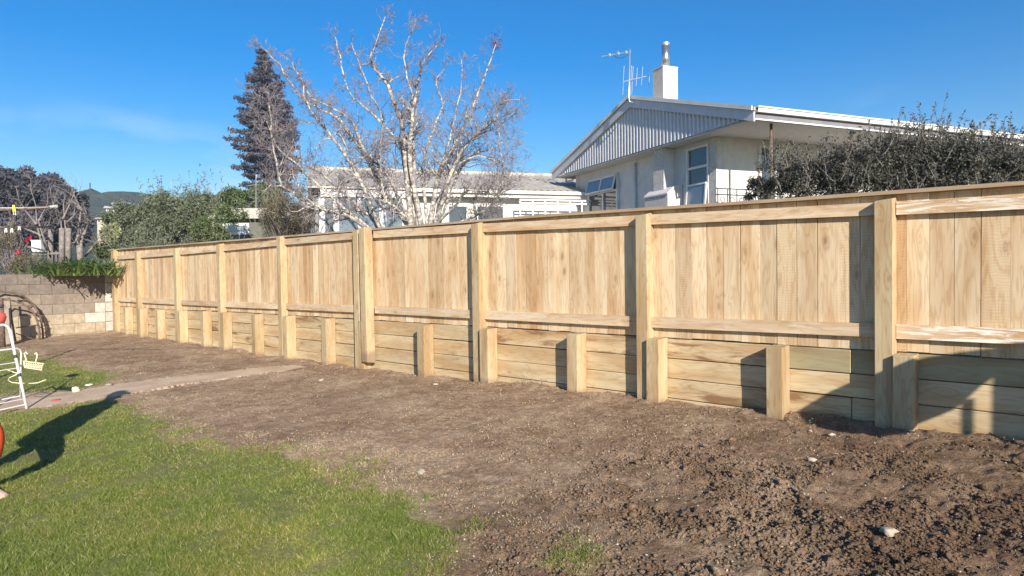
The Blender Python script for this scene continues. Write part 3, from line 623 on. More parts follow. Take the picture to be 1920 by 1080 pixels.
# walls
mb = MB(); HB(mb, U1 + .003, UL, VW, VW + .15, .55, 4.034); part('wall', mb, M['cream_wall'], house)
mb = MB(); HB(mb, U1, U1 + .15, VW + .153, VL - .3, .55, 4.034); part('wall', mb, M['cream_wall'], house)
mb = MB(); HB(mb, U1 + .16, UL, VL - .5, VL - .3, .55, 4.034); part('wall', mb, M['cream_wall'], house)
mb = MB(); HB(mb, UL - .06, UL + .09, VW - .02, VL - .5, .55, 4.034); part('wall', mb, M['cream_wall'], house)
mb = MB(); HB(mb, U1 - .012, U1 + .2, VW - .05, VW - .002, .55, 4.03); part('corner_pillar', mb, M['stucco'], house)
mb = MB(); HB(mb, U1 - .012, U1 - .004, VW - .002, VW + .2, .55, 4.03)
# chimney breast, stack, flue
US0, US1 = 2.98, 3.37
mb = MB(); HB(mb, US0, US1, .15, VW - .003, 3.1, 4.03); br = part('chimney_breast', mb, M['stucco'], house)
mb = MB(); HB(mb, US0 - .012, US0 - .002, .16, VW - .006, 3.1, 4.03); part('breast_side', mb, M['cream_wall'], house)
mb = MB(); mb.prism([(-.04, hz_(.55)), (-VW + .004, hz_(.55)), (-VW + .004, hz_(3.15)), (-.20, hz_(3.09)), (-.04, hz_(2.94))], 2.70, 3.56, 0); 
mb.v = [(x, y, z) for (x, y, z) in mb.v]; part('hearth_base', mb, M['stucco'], house, fix=True)
mb = MB(); mb.prism([(-.045, hz_(.6)), (-VW + .01, hz_(.6)), (-VW + .01, hz_(3.152)), (-.205, hz_(3.094)), (-.045, hz_(2.945))], 2.686, 2.698, 0); part('hearth_side', mb, M['cream_wall'], house, fix=True)
mb = MB(); mb.prism([(-.02, hz_(2.95)), (-.20, hz_(3.095)), (-VW + .01, hz_(3.155)), (-VW + .01, hz_(3.19)), (-.19, hz_(3.13)), (-.02, hz_(2.985))], 2.67, 3.58, 0); part('hearth_capping', mb, M['cream_wall'], house, fix=True)
mb = MB(); HB(mb, US0 + .012, US1, .16, .56, 4.9, 5.86); st = part('chimney_stack', mb, M['stucco'], house)
mb = MB(); HB(mb, US0, US0 + .010, .16, .56, 4.9, 5.86); part('smooth_side', mb, M['cream_wall'], st)
mb = MB(); HB(mb, US0 - .01, US1 + .01, .15, .57, 5.862, 5.885); part('chimney_top', mb, M['cream_wall'], st)
mb = MB(); mb.tube([(3.15, -.36, hz_(5.88)), (3.15, -.36, hz_(6.40))], .088, 20); fl = part('flue', mb, M['steel'], st, smooth=False)
for p in fl.data.polygons: p.use_smooth = len(p.vertices) == 4
mb = MB(); mb.tube([(3.15, -.36, hz_(6.402)), (3.15, -.36, hz_(6.46))], .094, 20); part('flue_cowl', mb, M['alu'], fl)
mb = MB(); mb.tube([(4.53, -VW + .03, hz_(.6)), (4.53, -VW + .03, hz_(3.95))], .03, 8); part('drain_pipe', mb, M['white'], house, smooth=True)
def window(u0, u1, v, zs, frame_d=.05, glassm='glass', open_row=None, mull=(), axis='v', lean=.16):
    """frame bars plus panes; zs are levels bottom..top; axis 'v' = on the gable wall, 'u' = on the side wall"""
    fr = MB(); w = .05
    def B(mb, a0, a1, d0, d1, z0, z1):
        if axis == 'v': HB(mb, a0, a1, v - d1, v - d0, z0, z1)
        else: HB(mb, v - d1, v - d0, a0, a1, z0, z1)
    B(fr, u0 - w, u0, 0.002, .06, zs[0] - w, zs[-1] + w); B(fr, u1, u1 + w, 0.002, .06, zs[0] - w, zs[-1] + w)
    B(fr, u0, u1, 0.002, .06, zs[-1], zs[-1] + w); B(fr, u0, u1, 0.002, .07, zs[0] - w, zs[0])
    for z in zs[1:-1]: B(fr, u0, u1, .002, .055, z - w / 2, z + w / 2)
    for mu in mull: B(fr, mu - w / 2, mu + w / 2, .002, .052, zs[0], zs[-1])
    f = part('window_frame', fr, M['white'], house)
    es = [u0] + list(mull) + [u1]
    for k, (z0, z1) in enumerate(zip(zs[:-1], zs[1:])):
        for a, b in zip(es[:-1], es[1:]):
            g = MB(); B(g, a + .004, b - .004, .004, .012, z0 + .004, z1 - .004); part('pane', g, M[glassm], f)
            if open_row == k:
                s = MB(); aw, bw = a + .01, b - .01; dd = lean
                def q(u, d, z): return (u, -(v - d), hz_(z)) if axis == 'v' else (v - d, -u, hz_(z))
                for (pa, pb) in (((aw, .07, z1), (bw, .07, z1)), ((aw, .07 + dd, z0 + .02), (bw, .07 + dd, z0 + .02)), ((aw, .07, z1), (aw, .07 + dd, z0 + .02)), ((bw, .07, z1), (bw, .07 + dd, z0 + .02))):
                    s.bar(q(*pa), q(*pb), .045, .035)
                sp = part('open_sash', s, M['white'], house)
                g = MB(); g.add([q(aw, .072, z1), q(bw, .072, z1), q(bw, .072 + dd, z0 + .02), q(aw, .072 + dd, z0 + .02)], [(0, 1, 2, 3)])
                vs = g.v[:]; g.add([(x + .004, y + .004, z) for x, y, z in vs], [(3, 2, 1, 0)]); part('pane', g, M['glass_pale'], sp)
window(5.37, 6.78, VW, (2.3, 3.39, 3.76), mull=(6.05,), open_row=1, lean=.09)
window(1.80, 2.44, VW, (2.45, 3.11, 3.48, 3.88), open_row=0, lean=.06)
window(1.58, 1.96, U1, (2.3, 3.86), axis='u')
window(5.6, 7.4, U1, (2.4, 3.86), axis='u', mull=(6.5,))
# gutter side
mb = MB(); HB(mb, -.015, .015, .02, VL, 4.01, 4.16); part('fascia', mb, plain('shaded_fascia', (.20, .195, .215), .6, .08), house)  # shade band below the gutter is put into the fascia's dark colour
mb = MB(); mb.prism([(-.02, hz_(4.15)), (-.09, hz_(4.15)), (-.115, hz_(4.235)), (-.105, hz_(4.235)), (-.085, hz_(4.162)), (-.02, hz_(4.162))], .0, -VL, 1)
part('gutter', mb, M['white'], house, fix=True)
mb = MB(); HB(mb, -.13, .02, -.02, VL, 4.225, 4.25); part('roof_edge', mb, M['white'], house)
mb = MB(); HB(mb, -.032, -.018, .0, VL, 4.015, 4.042); part('soffit_trim', mb, M['white'], house)
for vv in (.62, 2.75, 5.2, 7.6): 
    mb = MB(); mb.tube([(.22, -vv, hz_(1.2)), (.22, -vv, hz_(4.034))], .028, 8); part('veranda_post', mb, M['rusty'], house, smooth=True)
mb = MB(); HB(mb, .3, U1 - .02, .2, VL - .5, .55, 2.2); part('veranda_floor', mb, M['concrete'], house)
mb = MB()
for z in (2.88, 2.76): mb.bar((1.0, .05, hz_(z)), (1.0, -4.2, hz_(z)), .02, .02)
v = .0
while v < 4.2:
    mb.bar((1.0, -v, hz_(2.2)), (1.0, -v, hz_(2.88)), .014, .014)
    for zc in (2.66, 2.5):
        mb.tube([(1.0, -(v + .12 + .055 * math.cos(a)), hz_(zc + .055 * math.sin(a))) for a in [k * math.pi / 5 for k in range(11)]], .007, 4)
    v += .24
part('iron_railing', mb, M['dark_iron'], house)
# gable bracket under the left eave
mb = MB(); mb.bar((WW - .05, -.35, hz_(3.93)), (UL + .09, -.35, hz_(3.93)), .04, .04); mb.bar((WW - .1, -.35, hz_(3.93)), (WW - .1, -.35, hz_(4.04)), .04, .04); part('eave_bracket', mb, M['trim'], house)

# television antenna strapped to the ridge end
ab = Vector(tuple(at(1181, 186, 15.7))); ant = thing('tv_antenna', 'thin metal television antenna on a mast at the house gable peak', 'antenna', tuple(ab))
DD = 15.7
def ap(x, y, d=0): return tuple(at(x, y, DD + d))
mb = MB(); mb.tube([ap(1187, 193), ap(1180, 190), ap(1179, 183), ap(1181, 92)], .018, 8); part('mast', mb, M['alu'], ant, smooth=True)
mb = MB(); mb.tube([ap(1183, 97), ap(1128, 106, .35)], .013, 6); part('upper_boom', mb, M['alu'], ant)
for k, (x, y) in enumerate(((1174, 98), (1159, 100), (1143, 103))):
    mb = MB(); mb.tube([ap(x, y - 2), ap(x, y + 3)], [.035, .03], 8); mb.tube([ap(x, y, -.25), ap(x, y, .25)], .008, 5); part('dipole', mb, M['alu'], ant)
mb = MB(); mb.tube([ap(1150, 103, .1), ap(1158, 109, .05), ap(1168, 108), ap(1181, 100)], .006, 5); part('cable', mb, M['dark_iron'], ant)
mb = MB(); mb.tube([ap(1169, 153, -.1), ap(1220, 141, .3)], .012, 6); part('lower_boom', mb, M['alu'], ant)
for x, y, h1, h2 in ((1169, 153, 29, 25), (1183, 150, 27, 30), (1186, 149, 25, 28), (1194, 147, 20, 14), (1204, 145, 20, 15), (1218, 141, 20, 20)):
    mb = MB(); mb.tube([ap(x + 1, y - h1, .1), ap(x - 1.5, y + h2, .1)], .0075, 5); part('element', mb, M['alu'], ant)

# ------------------------------------------------------------------ white house behind the bare tree
PL = np.array([-15.212, 3.291, .55]); PR = np.array([-11.529, 9.525, .55]); e_ = PR - PL; LW = float(np.linalg.norm(e_)); rw = math.atan2(e_[1], e_[0])
wh = thing('white_house', 'long low white house with pale iron roof seen behind the bare tree', 'house', tuple(PL), rw, local=True)
def xl(px):                                            # distance along the front wall at this image column
    v = ray(px, 400); n = np.array([-e_[1], e_[0]]) / LW; t = ((PL[:2] - CAM[:2]) @ n) / (v[:2] @ n); return float(((CAM[:2] + v[:2] * t - PL[:2]) @ (e_[:2] / LW)))
LX = 12.0
def B2(mb, x0, x1, y0, y1, z0, z1, mi=0): return mb.box((x0, y0, z0), (x1, y1, z1), mi)
mb = MB(); B2(mb, xl(765), LX, 0, .15, 0, 2.86); part('wall', mb, M['wall_white'], wh)
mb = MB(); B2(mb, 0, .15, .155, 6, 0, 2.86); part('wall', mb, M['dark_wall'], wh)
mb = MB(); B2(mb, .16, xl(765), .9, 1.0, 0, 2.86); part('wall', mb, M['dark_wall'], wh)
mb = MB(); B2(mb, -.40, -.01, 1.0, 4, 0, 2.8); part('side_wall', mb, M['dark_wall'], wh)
EW = 2.95; RW = 3.86; RY = 3.0
mb = MB(); mb.prism([(-.35, EW), (RY, RW), (RY, RW - .05), (-.35, EW - .05)], -.15, LX, 0); rf = part('roof', mb, M['roof_iron'], wh, fix=True)
mb = MB(); mb.prism([(RY, RW), (6.4, EW), (6.4, EW - .05), (RY, RW - .05)], -.15, LX, 0); part('roof', mb, M['roof_iron'], wh, fix=True)
mb = MB(); sl_ = (RW - EW) / (RY + .35); x = -.12
while x < LX:
    mb.add([(x, -.35, EW + .002), (x + .06, -.35, EW + .03), (x + .12, -.35, EW + .002), (x, RY, RW + .002), (x + .06, RY, RW + .03), (x + .12, RY, RW + .002)], [(0, 1, 4, 3), (1, 2, 5, 4)]); x += .19
part('roof_rib', mb, M['roof_iron'], rf)['kind'] = 'stuff'
mb = MB(); mb.tube([(-.15, RY, RW + .03), (LX, RY, RW + .03)], .07, 8); part('ridge_cap', mb, M['roof_iron'], rf)
mb = MB(); B2(mb, xl(765), LX, -.45, -.352, EW - .10, EW - .02); part('gutter', mb, M['white'], wh)
mb = MB(); B2(mb, xl(765), LX, -.35, -.32, EW - .2, EW - .052); part('fascia', mb, M['white'], wh)
# glazed sunroom
mb = MB(); B2(mb, xl(601), xl(765), -.42, -.30, EW - .27, EW - .09); part('sunroom_beam', mb, M['white'], wh)
fx = [603, 629, 672, 715, 755]; fw_ = [.14, .14, .10, .17, .12]
for k, (a, w) in enumerate(zip(fx, fw_)):
    mb = MB(); B2(mb, xl(a) - w / 2, xl(a) + w / 2, -.38, -.30, 0, EW - .272); part('sunroom_post', mb, M['white'], wh)
for a, b, wa, wb in zip(fx[:-1], fx[1:], fw_[:-1], fw_[1:]):
    mb = MB(); B2(mb, xl(a) + wa / 2 + .003, xl(b) - wb / 2 - .003, -.35, -.34, .8, EW - .275); part('pane', mb, M['glass_pale'], wh)
    mb = MB(); B2(mb, xl(a) + wa / 2 + .003, xl(b) - wb / 2 - .003, -.37, -.31, 0, .795); part('sill_panel', mb, M['white'], wh)
for a, b in ((835, 880), (890, 948)):
    mb = MB(); z0, z1 = 1.3, 2.52
    for s in ((xl(a), xl(b), z1, z1 + .09), (xl(a), xl(b), z0 - .09, z0), (xl(a), xl(a) + .09, z0, z1), (xl(b) - .09, xl(b), z0, z1)): B2(mb, s[0], s[1], -.05, -.003, s[2], s[3])
    f = part('window_frame', mb, M['white'], wh); mb = MB(); B2(mb, xl(a) + .095, xl(b) - .095, -.02, -.004, z0 + .005, z1 - .005); part('pane', mb, M['glass'], f)
tr_ = thing('white_trellis', 'white timber trellis of slats in front of the white house wall', 'trellis', tuple(PL), rw, local=True)
a, b = xl(962), xl(1092); z = 1.2
while z < 2.66:
    if z < 2.15 or abs(z - 2.58) < .08: mb = MB(); mb.box((a, -.62, z), (b, -.60, z + .045)); part('slat', mb, M['white'], tr_)
    z += .085
x = a
while x < b: mb = MB(); mb.box((x, -.598, 1.0), (x + .04, -.575, 2.66)); part('upright', mb, M['white'], tr_); x += .36

# ------------------------------------------------------------------ far houses, lamps, hut with the white window
c0 = at(445, 440, 26); cot = thing('cottage', 'small green-grey cottage with a white-framed window among the shrubs', 'house', (c0[0], c0[1], .5), math.atan2(RT[1], RT[0]) + .1, local=True)
s26 = 26 / 1250.; 
def cz(y): return float(at(445, y, 26)[2]) - .5
mb = MB(); mb.box((-45 * s26, 0, 0), (90 * s26, 2.5, cz(412))); part('wall', mb, M['wattle_wall'] if 'wattle_wall' in M else plain('sage_wall_paint', (.13, .14, .11), .8), cot)
mb = MB(); mb.prism([(-.3, cz(411)), (2.8, cz(411)), (1.4, cz(384))], -50 * s26, 95 * s26, 0); part('roof', mb, plain('cream_roof', (.66, .60, .48), .8, .2), cot, fix=True)
mb = MB(); x0, x1, z0, z1 = -27 * s26, 22 * s26, cz(440), cz(419); w = .09
for s in ((x0, x1, z1 - w, z1), (x0, x1, z0, z0 + w), (x0, x0 + w, z0 + w, z1 - w), (x1 - w, x1, z0 + w, z1 - w)): mb.box((s[0], -.06, s[2]), (s[1], -.003, s[3]))
f = part('window_frame', mb, M['white'], cot); mb = MB(); mb.box((x0 + w + .003, -.03, z0 + w + .003), (x1 - w - .003, -.004, z1 - w - .003)); part('pane', mb, M['glass_pale'], f)
mb = MB(); mb.box((x0 - .35, -.06, cz(452)), (x0 - .25, -.003, cz(412))); part('corner_board', mb, M['white'], cot)
def farhouse(px, py, w, h, dpt, label, colr, roofc):
    c = at(px, py, dpt); s = dpt / 1250.; W_, H_ = w * s, h * s
    t = thing('far_house', label, 'house', tuple(c), math.atan2(RT[1], RT[0]) + rnd.uniform(-.3, .3), local=True)
    mb = MB(); mb.box((-W_ / 2, 0, -4), (W_ / 2, W_ * .6, H_ * .6)); part('wall', mb, plain('far_wall', colr, .8), t)
    mb = MB(); mb.prism([(-.4, H_ * .6 + .01), (W_ * .6 + .4, H_ * .6 + .01), (W_ * .3, H_)], -W_ / 2 - .3, W_ / 2 + .3, 0); part('roof', mb, plain('far_roof', roofc, .8), t, fix=True)
    for k in (-1, 1):
        mb = MB(); mb.box((k * W_ * .25 - W_ * .07, -.08, H_ * .1), (k * W_ * .25 + W_ * .07, -.01, H_ * .45)); part('window', mb, M['glass'], t)
farhouse(204, 398, 9, 12, 110, 'small white house highest on the left hillside', (.8, .8, .78), (.4, .4, .4))
farhouse(226, 392, 26, 13, 125, 'cream house on the hillside beside the white one', (.62, .58, .48), (.45, .43, .40))
farhouse(190, 417, 16, 10, 90, 'beige house lowest on the slope behind the bare trees', (.55, .47, .36), (.5, .45, .38))
farhouse(228, 446, 34, 16, 60, 'brown-grey shed roof among the pale shrubs', (.30, .26, .2), (.36, .33, .28))
farhouse(437, 376, 26, 10, 70, 'white building showing above the shrubs left of the conifer', (.8, .8, .8), (.5, .5, .5))
def lamp(px, y0, y1, dpt, label, arm=1):
    b = at(px, y0, dpt); t_ = at(px, y1, dpt); t = thing('street_lamp', label, 'street lamp', tuple(b))
    mb = MB(); mb.tube([tuple(b), tuple(t_)], .14, 6); part('pole', mb, M['alu'], t)
    if arm: mb = MB(); mb.tube([tuple(t_), tuple(at(px + 4, y1 - 3, dpt)), tuple(at(px + 12, y1 - 3, dpt))], .09, 5); part('lamp_arm', mb, M['alu'], t)
lamp(322, 368, 340, 140, 'far street lamp with a curved arm above the pale shrubs')
pp = at(169, 362, 240); t = thing('mast', 'thin dark mast standing on the distant hilltop', 'mast', tuple(pp)); mb = MB(); mb.tube([tuple(at(169, 364, 240)), tuple(at(169, 343, 240))], .22, 5); part('pole', mb, M['dark_iron'], t)
pp = at(480, 372, 30); t = thing('roof_aerial', 'thin pale aerial pole in front of the conifer', 'antenna', tuple(pp)); mb = MB(); mb.tube([tuple(at(480, 395, 30)), tuple(at(480, 327, 30))], .016, 6); part('pole', mb, M['alu'], t)
mb = MB(); mb.tube([tuple(at(462, 349, 30)), tuple(at(481, 346, 30))], .018, 5); part('arm', mb, M['alu'], t)
for k in range(4): mb = MB(); mb.tube([tuple(at(481 + k * 2, 327, 30 + k * .2)), tuple(at(481 + k * 2, 334, 30 + k * .2))], .012, 4); part('element', mb, M['alu'], t)

# ------------------------------------------------------------------ bare lichened tree
tb = at(787, 418, 12.); tb[2] = .5
tree = thing('bare_tree', 'large leafless spreading tree with pale lichened branches and purple-brown twigs', 'tree', tuple(tb))
def cp(x, y, d): return Vector(tuple(at(400 + x / 2.7, 20 + y / 2.7, d)))
LIMBS = [
 ([(1000, 1130), (985, 900), (965, 640), (940, 520), (880, 380), (820, 290), (800, 240), (830, 150), (870, 30)], 22, 2.5, .0),
 ([(1060, 1130), (1000, 760), (1010, 560), (1030, 400), (1040, 330), (1070, 250), (1130, 180)], 20, 3, -.5),
 ([(1095, 1130), (1130, 850), (1200, 720), (1260, 600), (1330, 450), (1390, 290), (1430, 170)], 20, 3, .4),
 ([(1110, 1120), (1180, 880), (1260, 700), (1340, 620), (1420, 560), (1450, 470), (1560, 450)], 17, 2, -.9),
 ([(1100, 1100), (1220, 1000), (1300, 900), (1420, 940), (1480, 870)], 12, 3, -1.),
 ([(1010, 1120), (900, 960), (800, 790), (680, 600), (590, 520), (480, 470), (400, 380), (340, 280), (240, 180)], 17, 1.5, 1.0),
 ([(860, 1130), (740, 850), (640, 690), (540, 570), (475, 470), (440, 340), (370, 240)], 15, 2, -.7),
 ([(800, 1140), (700, 1050), (560, 1010), (480, 960), (345, 880), (320, 760), (290, 600), (280, 470)], 16, 2, -1.3),
 ([(820, 1130), (740, 1060), (620, 960), (500, 850), (430, 780), (330, 700), (270, 560)], 13, 2, -.3),
 ([(850, 1130), (790, 1040), (680, 940), (600, 870), (520, 810), (440, 760), (400, 640)], 14, 2, .8),
 ([(1000, 1100), (960, 720), (900, 620), (780, 500), (680, 400), (640, 230), (615, 130)], 14, 2, .9),
 ([(1010, 1100), (900, 860), (850, 800), (760, 700), (700, 560), (560, 470), (500, 440), (430, 310)], 13, 2, -.2),
 ([(1005, 1090), (950, 1020), (880, 960), (850, 870), (840, 740), (860, 560), (800, 430), (740, 280), (700, 160)], 12, 2, -1.1),
 ([(1010, 1090), (940, 1025), (860, 1000), (790, 920), (740, 860)], 11, 4, .2),
 ([(1020, 1090), (1010, 640), (1010, 500), (1000, 400), (970, 300), (990, 130), (1030, 60)], 12, 2, .7),
 ([(1080, 1110), (1070, 900), (1060, 800), (1110, 600), (1160, 480), (1130, 370), (1170, 290)], 14, 2, 1.2),
 ([(1100, 1110), (1190, 880), (1180, 740), (1210, 600), (1250, 420), (1255, 250)], 12, 2, .2),
 ([(1130, 1110), (1240, 830), (1300, 740), (1400, 700), (1470, 660)], 11, 2, .9),
 ([(1120, 1100), (1160, 900), (1300, 740), (1420, 760), (1500, 820)], 10, 2, -.4),
 ([(1150, 1110), (1380, 1010), (1440, 940), (1470, 800), (1440, 640), (1480, 540)], 11, 2, -.6),
]
mb = MB(); mb.tube([tuple(tb), tuple(tb + np.array([0, 0, .45])), tuple(tb + np.array([.02, 0, .95]))], [.30, .24, .20], 12); part('trunk', mb, M['lichen_bark'], tree, smooth=True)
PXM = 12. / 1250
def grow(mb, p, d, L, r, lvl, bendy=.3):
    seg = 4 if lvl > 1 else 3; pts = [p.copy()]; rr = [r]; d = d.normalized(); dirs = []
    for i in range(seg):
        d = (d + Vector((rnd.gauss(0, bendy), rnd.gauss(0, bendy), rnd.gauss(0, bendy) + (.14 if lvl < 2 else .05)))).normalized(); dirs.append(d.copy())
        p = p + d * (L / seg); pts.append(p.copy()); rr.append(max(.0028, r * (1 - .68 * (i + 1) / seg)))
    mb.tube(pts, rr, 5 if r > .012 else 3, 0 if r > .009 else 1, cap=False)
    if lvl > 0:
        for i in range(1, seg + 1):
            for _ in range(2 if lvl > 1 else rnd.choice((1, 1, 2))):
                if rnd.random() < .88:
                    side = dirs[i - 1].cross(Vector((rnd.gauss(0, 1), rnd.gauss(0, 1), rnd.gauss(0, 1)))).normalized()
                    grow(mb, pts[i], dirs[i - 1] * rnd.uniform(.25, .9) + side * rnd.uniform(.5, 1.0), L * rnd.uniform(.38, .62), rr[i] * rnd.uniform(.5, .75), lvl - 1, bendy)
    elif r > .003:                                     # swollen bud at the tip
        mb.tube([p, p + d * .03], [.0045, .002], 3, 1, cap=False)
for pts2, wpx, wend, dd in LIMBS:
    mb = MB(); n = len(pts2); P = []
    for i, (x, y) in enumerate(pts2):
        f = i / (n - 1); P.append(cp(x, y, 12. + dd * (f ** .8) * 1.15 + rnd.uniform(-.06, .06) * f))
    # smooth and jitter
    Q = []
    for i in range(n - 1):
        for k in range(3):
            f = k / 3; a = P[max(i - 1, 0)]; b = P[i]; c = P[i + 1]; d = P[min(i + 2, n - 1)]
            Q.append(.5 * ((2 * b) + (c - a) * f + (2 * a - 5 * b + 4 * c - d) * f * f + (3 * b - a - 3 * c + d) * f ** 3) + Vector((rnd.gauss(0, .012), rnd.gauss(0, .012), rnd.gauss(0, .012))))
    Q.append(P[-1]); m_ = len(Q); r0 = wpx / 2.7 * PXM / 2 * 1.6; r1 = .006
    rr = [r0 + (r1 - r0) * (i / (m_ - 1)) ** .8 for i in range(m_)]
    mb.tube(Q, rr, 8, 0)
    for i in range(3, m_):
        dirn = (Q[i] - Q[i - 1]).normalized()
        for _ in range(rnd.choice((2, 2, 3))):
            side = dirn.cross(Vector((rnd.gauss(0, 1), rnd.gauss(0, 1), rnd.gauss(0, 1)))).normalized()
            low = Q[i].z < 2.2
            L_ = rnd.uniform(.18, .60) * (.8 if low else 1.0 if Q[i].z < 4.1 else .5)
            grow(mb, Q[i], dirn * rnd.uniform(.2, .9) + side * rnd.uniform(.5, 1.), L_, min(rr[i] * .55, .016), 2 if rnd.random() < .7 else 1, .30)
    part('branch', mb, [M['lichen_bark'], M['twig']], tree, smooth=True)
tipc = cp(1430, 165, 12.45); leaves('seed_head', np.array([tuple(tipc + Vector((rnd.gauss(0, .07), rnd.gauss(0, .05), rnd.gauss(0, .10)))) for _ in range(150)]), .035, M['purple_leaf'], tree)

# ------------------------------------------------------------------ conifer
CD = 60.; s60 = CD / 1250.; cb = at(505, 372, CD); cb[2] = .5
con = thing('conifer', 'tall dark layered conifer standing alone left of the bare tree', 'tree', tuple(cb))
def sil(y):   # left and right silhouette in pixels
    ys_ = [93, 105, 131, 148, 168, 190, 205, 220, 240, 262, 290, 310, 330, 350, 372]
    return (np.interp(y, ys_, [491, 487, 476, 462, 456, 452, 449, 443, 458, 441, 462, 452, 464, 456, 470]), np.interp(y, ys_, [493, 502, 514, 526, 531, 540, 545, 550, 555, 560, 557, 563, 556, 562, 548]))
trunk_part(con, tuple(cb), tuple(at(491, 92, CD)), .42, M['dark_bark'])
mbb = MB(); LP = []
RTh = Vector((RT[0], RT[1], 0)).normalized(); FWh = Vector((FW[0], FW[1], 0)).normalized()
def spray(c, rx, rz, n, out):
    for _ in range(n):
        e = Vector((rnd.gauss(0, 1), rnd.gauss(0, 1), rnd.gauss(0, 1))).normalized() * rnd.random() ** .4
        LP.append((c.x + e.x * rx, c.y + e.y * rx, c.z + e.z * rz))
y = 99.; tier = 0
while y < 366:
    l, r_ = sil(y); ax = np.interp(y, [93, 372], [491, 507]); nb = 6 + int((y - 93) / 32)
    a0 = rnd.random() * 6.28
    for k in range(nb):
        az = a0 + 2 * math.pi * (k + rnd.uniform(-.25, .25)) / nb; ext = (r_ - ax) if math.cos(az) > 0 else (ax - l)
        Lb = max(.3, (abs(math.cos(az)) * ext + abs(math.sin(az)) * (r_ - l) / 2) * s60 * rnd.uniform(.62, .98))
        o = Vector(tuple(at(ax, y + rnd.uniform(-2, 2), CD))); d = RTh * math.cos(az) + FWh * math.sin(az)
        P = [o, o + d * Lb * .35 + Vector((0, 0, -.05 * Lb)), o + d * Lb * .7 + Vector((0, 0, -.13 * Lb)), o + d * Lb + Vector((0, 0, -.06 * Lb))]
        mbb.tube(P, [.07, .05, .035, .015], 4, cap=False)
        ns = max(2, int(Lb / .42))
        for q in range(ns):
            f = (q + .7) / (ns + .3); a = min(int(f * 3), 2); c = P[a].lerp(P[a + 1], f * 3 - a)
            w = (.20 + .36 * f * (1.25 - f)) * min(1, .45 + Lb / 3)
            c = c + d.cross(Vector((0, 0, 1))) * rnd.gauss(0, .22 * Lb * f * .5)
            spray(c + Vector((0, 0, .10)), w * 1.25, w * .42, int(34 + 130 * w), d)
    y += 9.6 + (y - 93) / 26; tier += 1
part('boughs', mbb, M['dark_bark'], con)['kind'] = 'stuff'; leaves('foliage', np.array(LP), .24, M['conifer_leaf'], con, .42, -.1)
print('conifer leaves', len(LP))

# ------------------------------------------------------------------ big dark trees at the left
def big_tree(name, label, blobs, mat, leaf, dpt, group=None):
    c = at(blobs[0][0], blobs[0][1], dpt); s = dpt / 1250.; base = (c[0], c[1], .8); t = thing(name, label, 'tree', base, group=group); P = []
    for (px, py, rx, ry, n) in blobs:
        cc = at(px, py, dpt + rnd.uniform(-1, 1)); P.append(blob(cc, (rx * s, rx * s, ry * s), n, max(12, n // 500), .20, .45))
    trunk_part(t, base, (c[0], c[1], float(at(0, blobs[0][1], dpt)[2]) + .5), .35, M['dark_bark'])
    leaves('foliage', np.concatenate(P), leaf, mat, t, .55, .2); return t
big_tree('dark_tree', 'large dark round-headed evergreen tree at the far left', [(28, 362, 66, 52, 34000), (-20, 350, 60, 50, 9000), (60, 410, 75, 55, 26000), (90, 358, 44, 40, 20000)], M['tree_leaf'], .22, 38)
big_tree('dark_tree', 'smaller dark tree whose rounded top slopes down to the hill on the right', [(124, 384, 38, 36, 20000), (100, 430, 65, 50, 18000), (150, 425, 24, 45, 10000)], M['tree_leaf'], .20, 36)

# pale green shrubs behind the fence, left of the conifer
def pxshrub(name, label, px, py, rx, ry, dpt, n, leaf, mat, **kw):
    c = at(px, py, dpt); s = dpt / 1250.; return shrub(name, label, kw.pop('cat', 'shrub'), tuple(c), (rx * s, rx * s * .8, ry * s), n, leaf, mat, gz0=kw.pop('gz0', .5), **kw)
G1 = 'grey-green shrubs behind the far end of the fence'
pxshrub('wattle_shrub', 'grey-green feathery shrub farthest left, beside the distant houses', 232, 420, 45, 48, 30, 11000, .15, M['wattle_leaf'], group=G1, asp=.3, k=60, twigs=14)
pxshrub('wattle_shrub', 'wide grey-green shrub with a dense ragged crown below the street lamp', 310, 415, 66, 58, 28, 20000, .14, M['wattle_leaf'], group=G1, asp=.3, k=80, twigs=14, shoots=24, sl=1.0)
pxshrub('wattle_shrub', 'grey-green shrub left of the cottage window with arching bare tips', 378, 415, 50, 62, 27, 15000, .13, M['wattle_leaf'], group=G1, asp=.3, k=70, twigs=14, shoots=26, sl=1.1)
pxshrub('green_shrub', 'mid-green shrub above the cottage roof', 440, 378, 38, 30, 31, 5500, .14, M['green_leaf'], asp=.4, k=40, gz0=.6)
pxshrub('green_shrub', 'sparse green shrub partly covering the cottage roof', 432, 402, 44, 14, 24.5, 1500, .11, M['green_leaf'], asp=.4, k=26, twigs=8)
pxshrub('green_shrub', 'mid-green shrub below the conifer', 500, 372, 40, 28, 33, 6000, .15, M['green_leaf'], asp=.4, k=40, gz0=.6)
pxshrub('green_shrub', 'low yellow-green shrub just behind the fence top near the cottage', 395, 440, 42, 34, 23, 7000, .09, M['green_leaf'], asp=.4, k=50, shoots=10, sl=.5)
pxshrub('green_shrub', 'low olive shrub behind the far fence top', 290, 468, 60, 24, 21.5, 5000, .08, M['wattle_leaf'], asp=.4, k=50, shoots=10, sl=.5)
pxshrub('twiggy_shrub', 'brown twiggy shrub between the cottage window and the white house', 536, 412, 66, 54, 15.6, 13000, .05, M['brown_leaf'], asp=.35, k=70, twigs=160, bark='grey_bark', shoots=46, sl=.8, cl=.28)
pxshrub('twiggy_shrub', 'thin brownish shrub at the foot of the bare tree', 905, 385, 42, 34, 13.5, 1200, .035, M['brown_leaf'], asp=.35, k=30, twigs=90, bark='grey_bark', shoots=40, sl=.5)
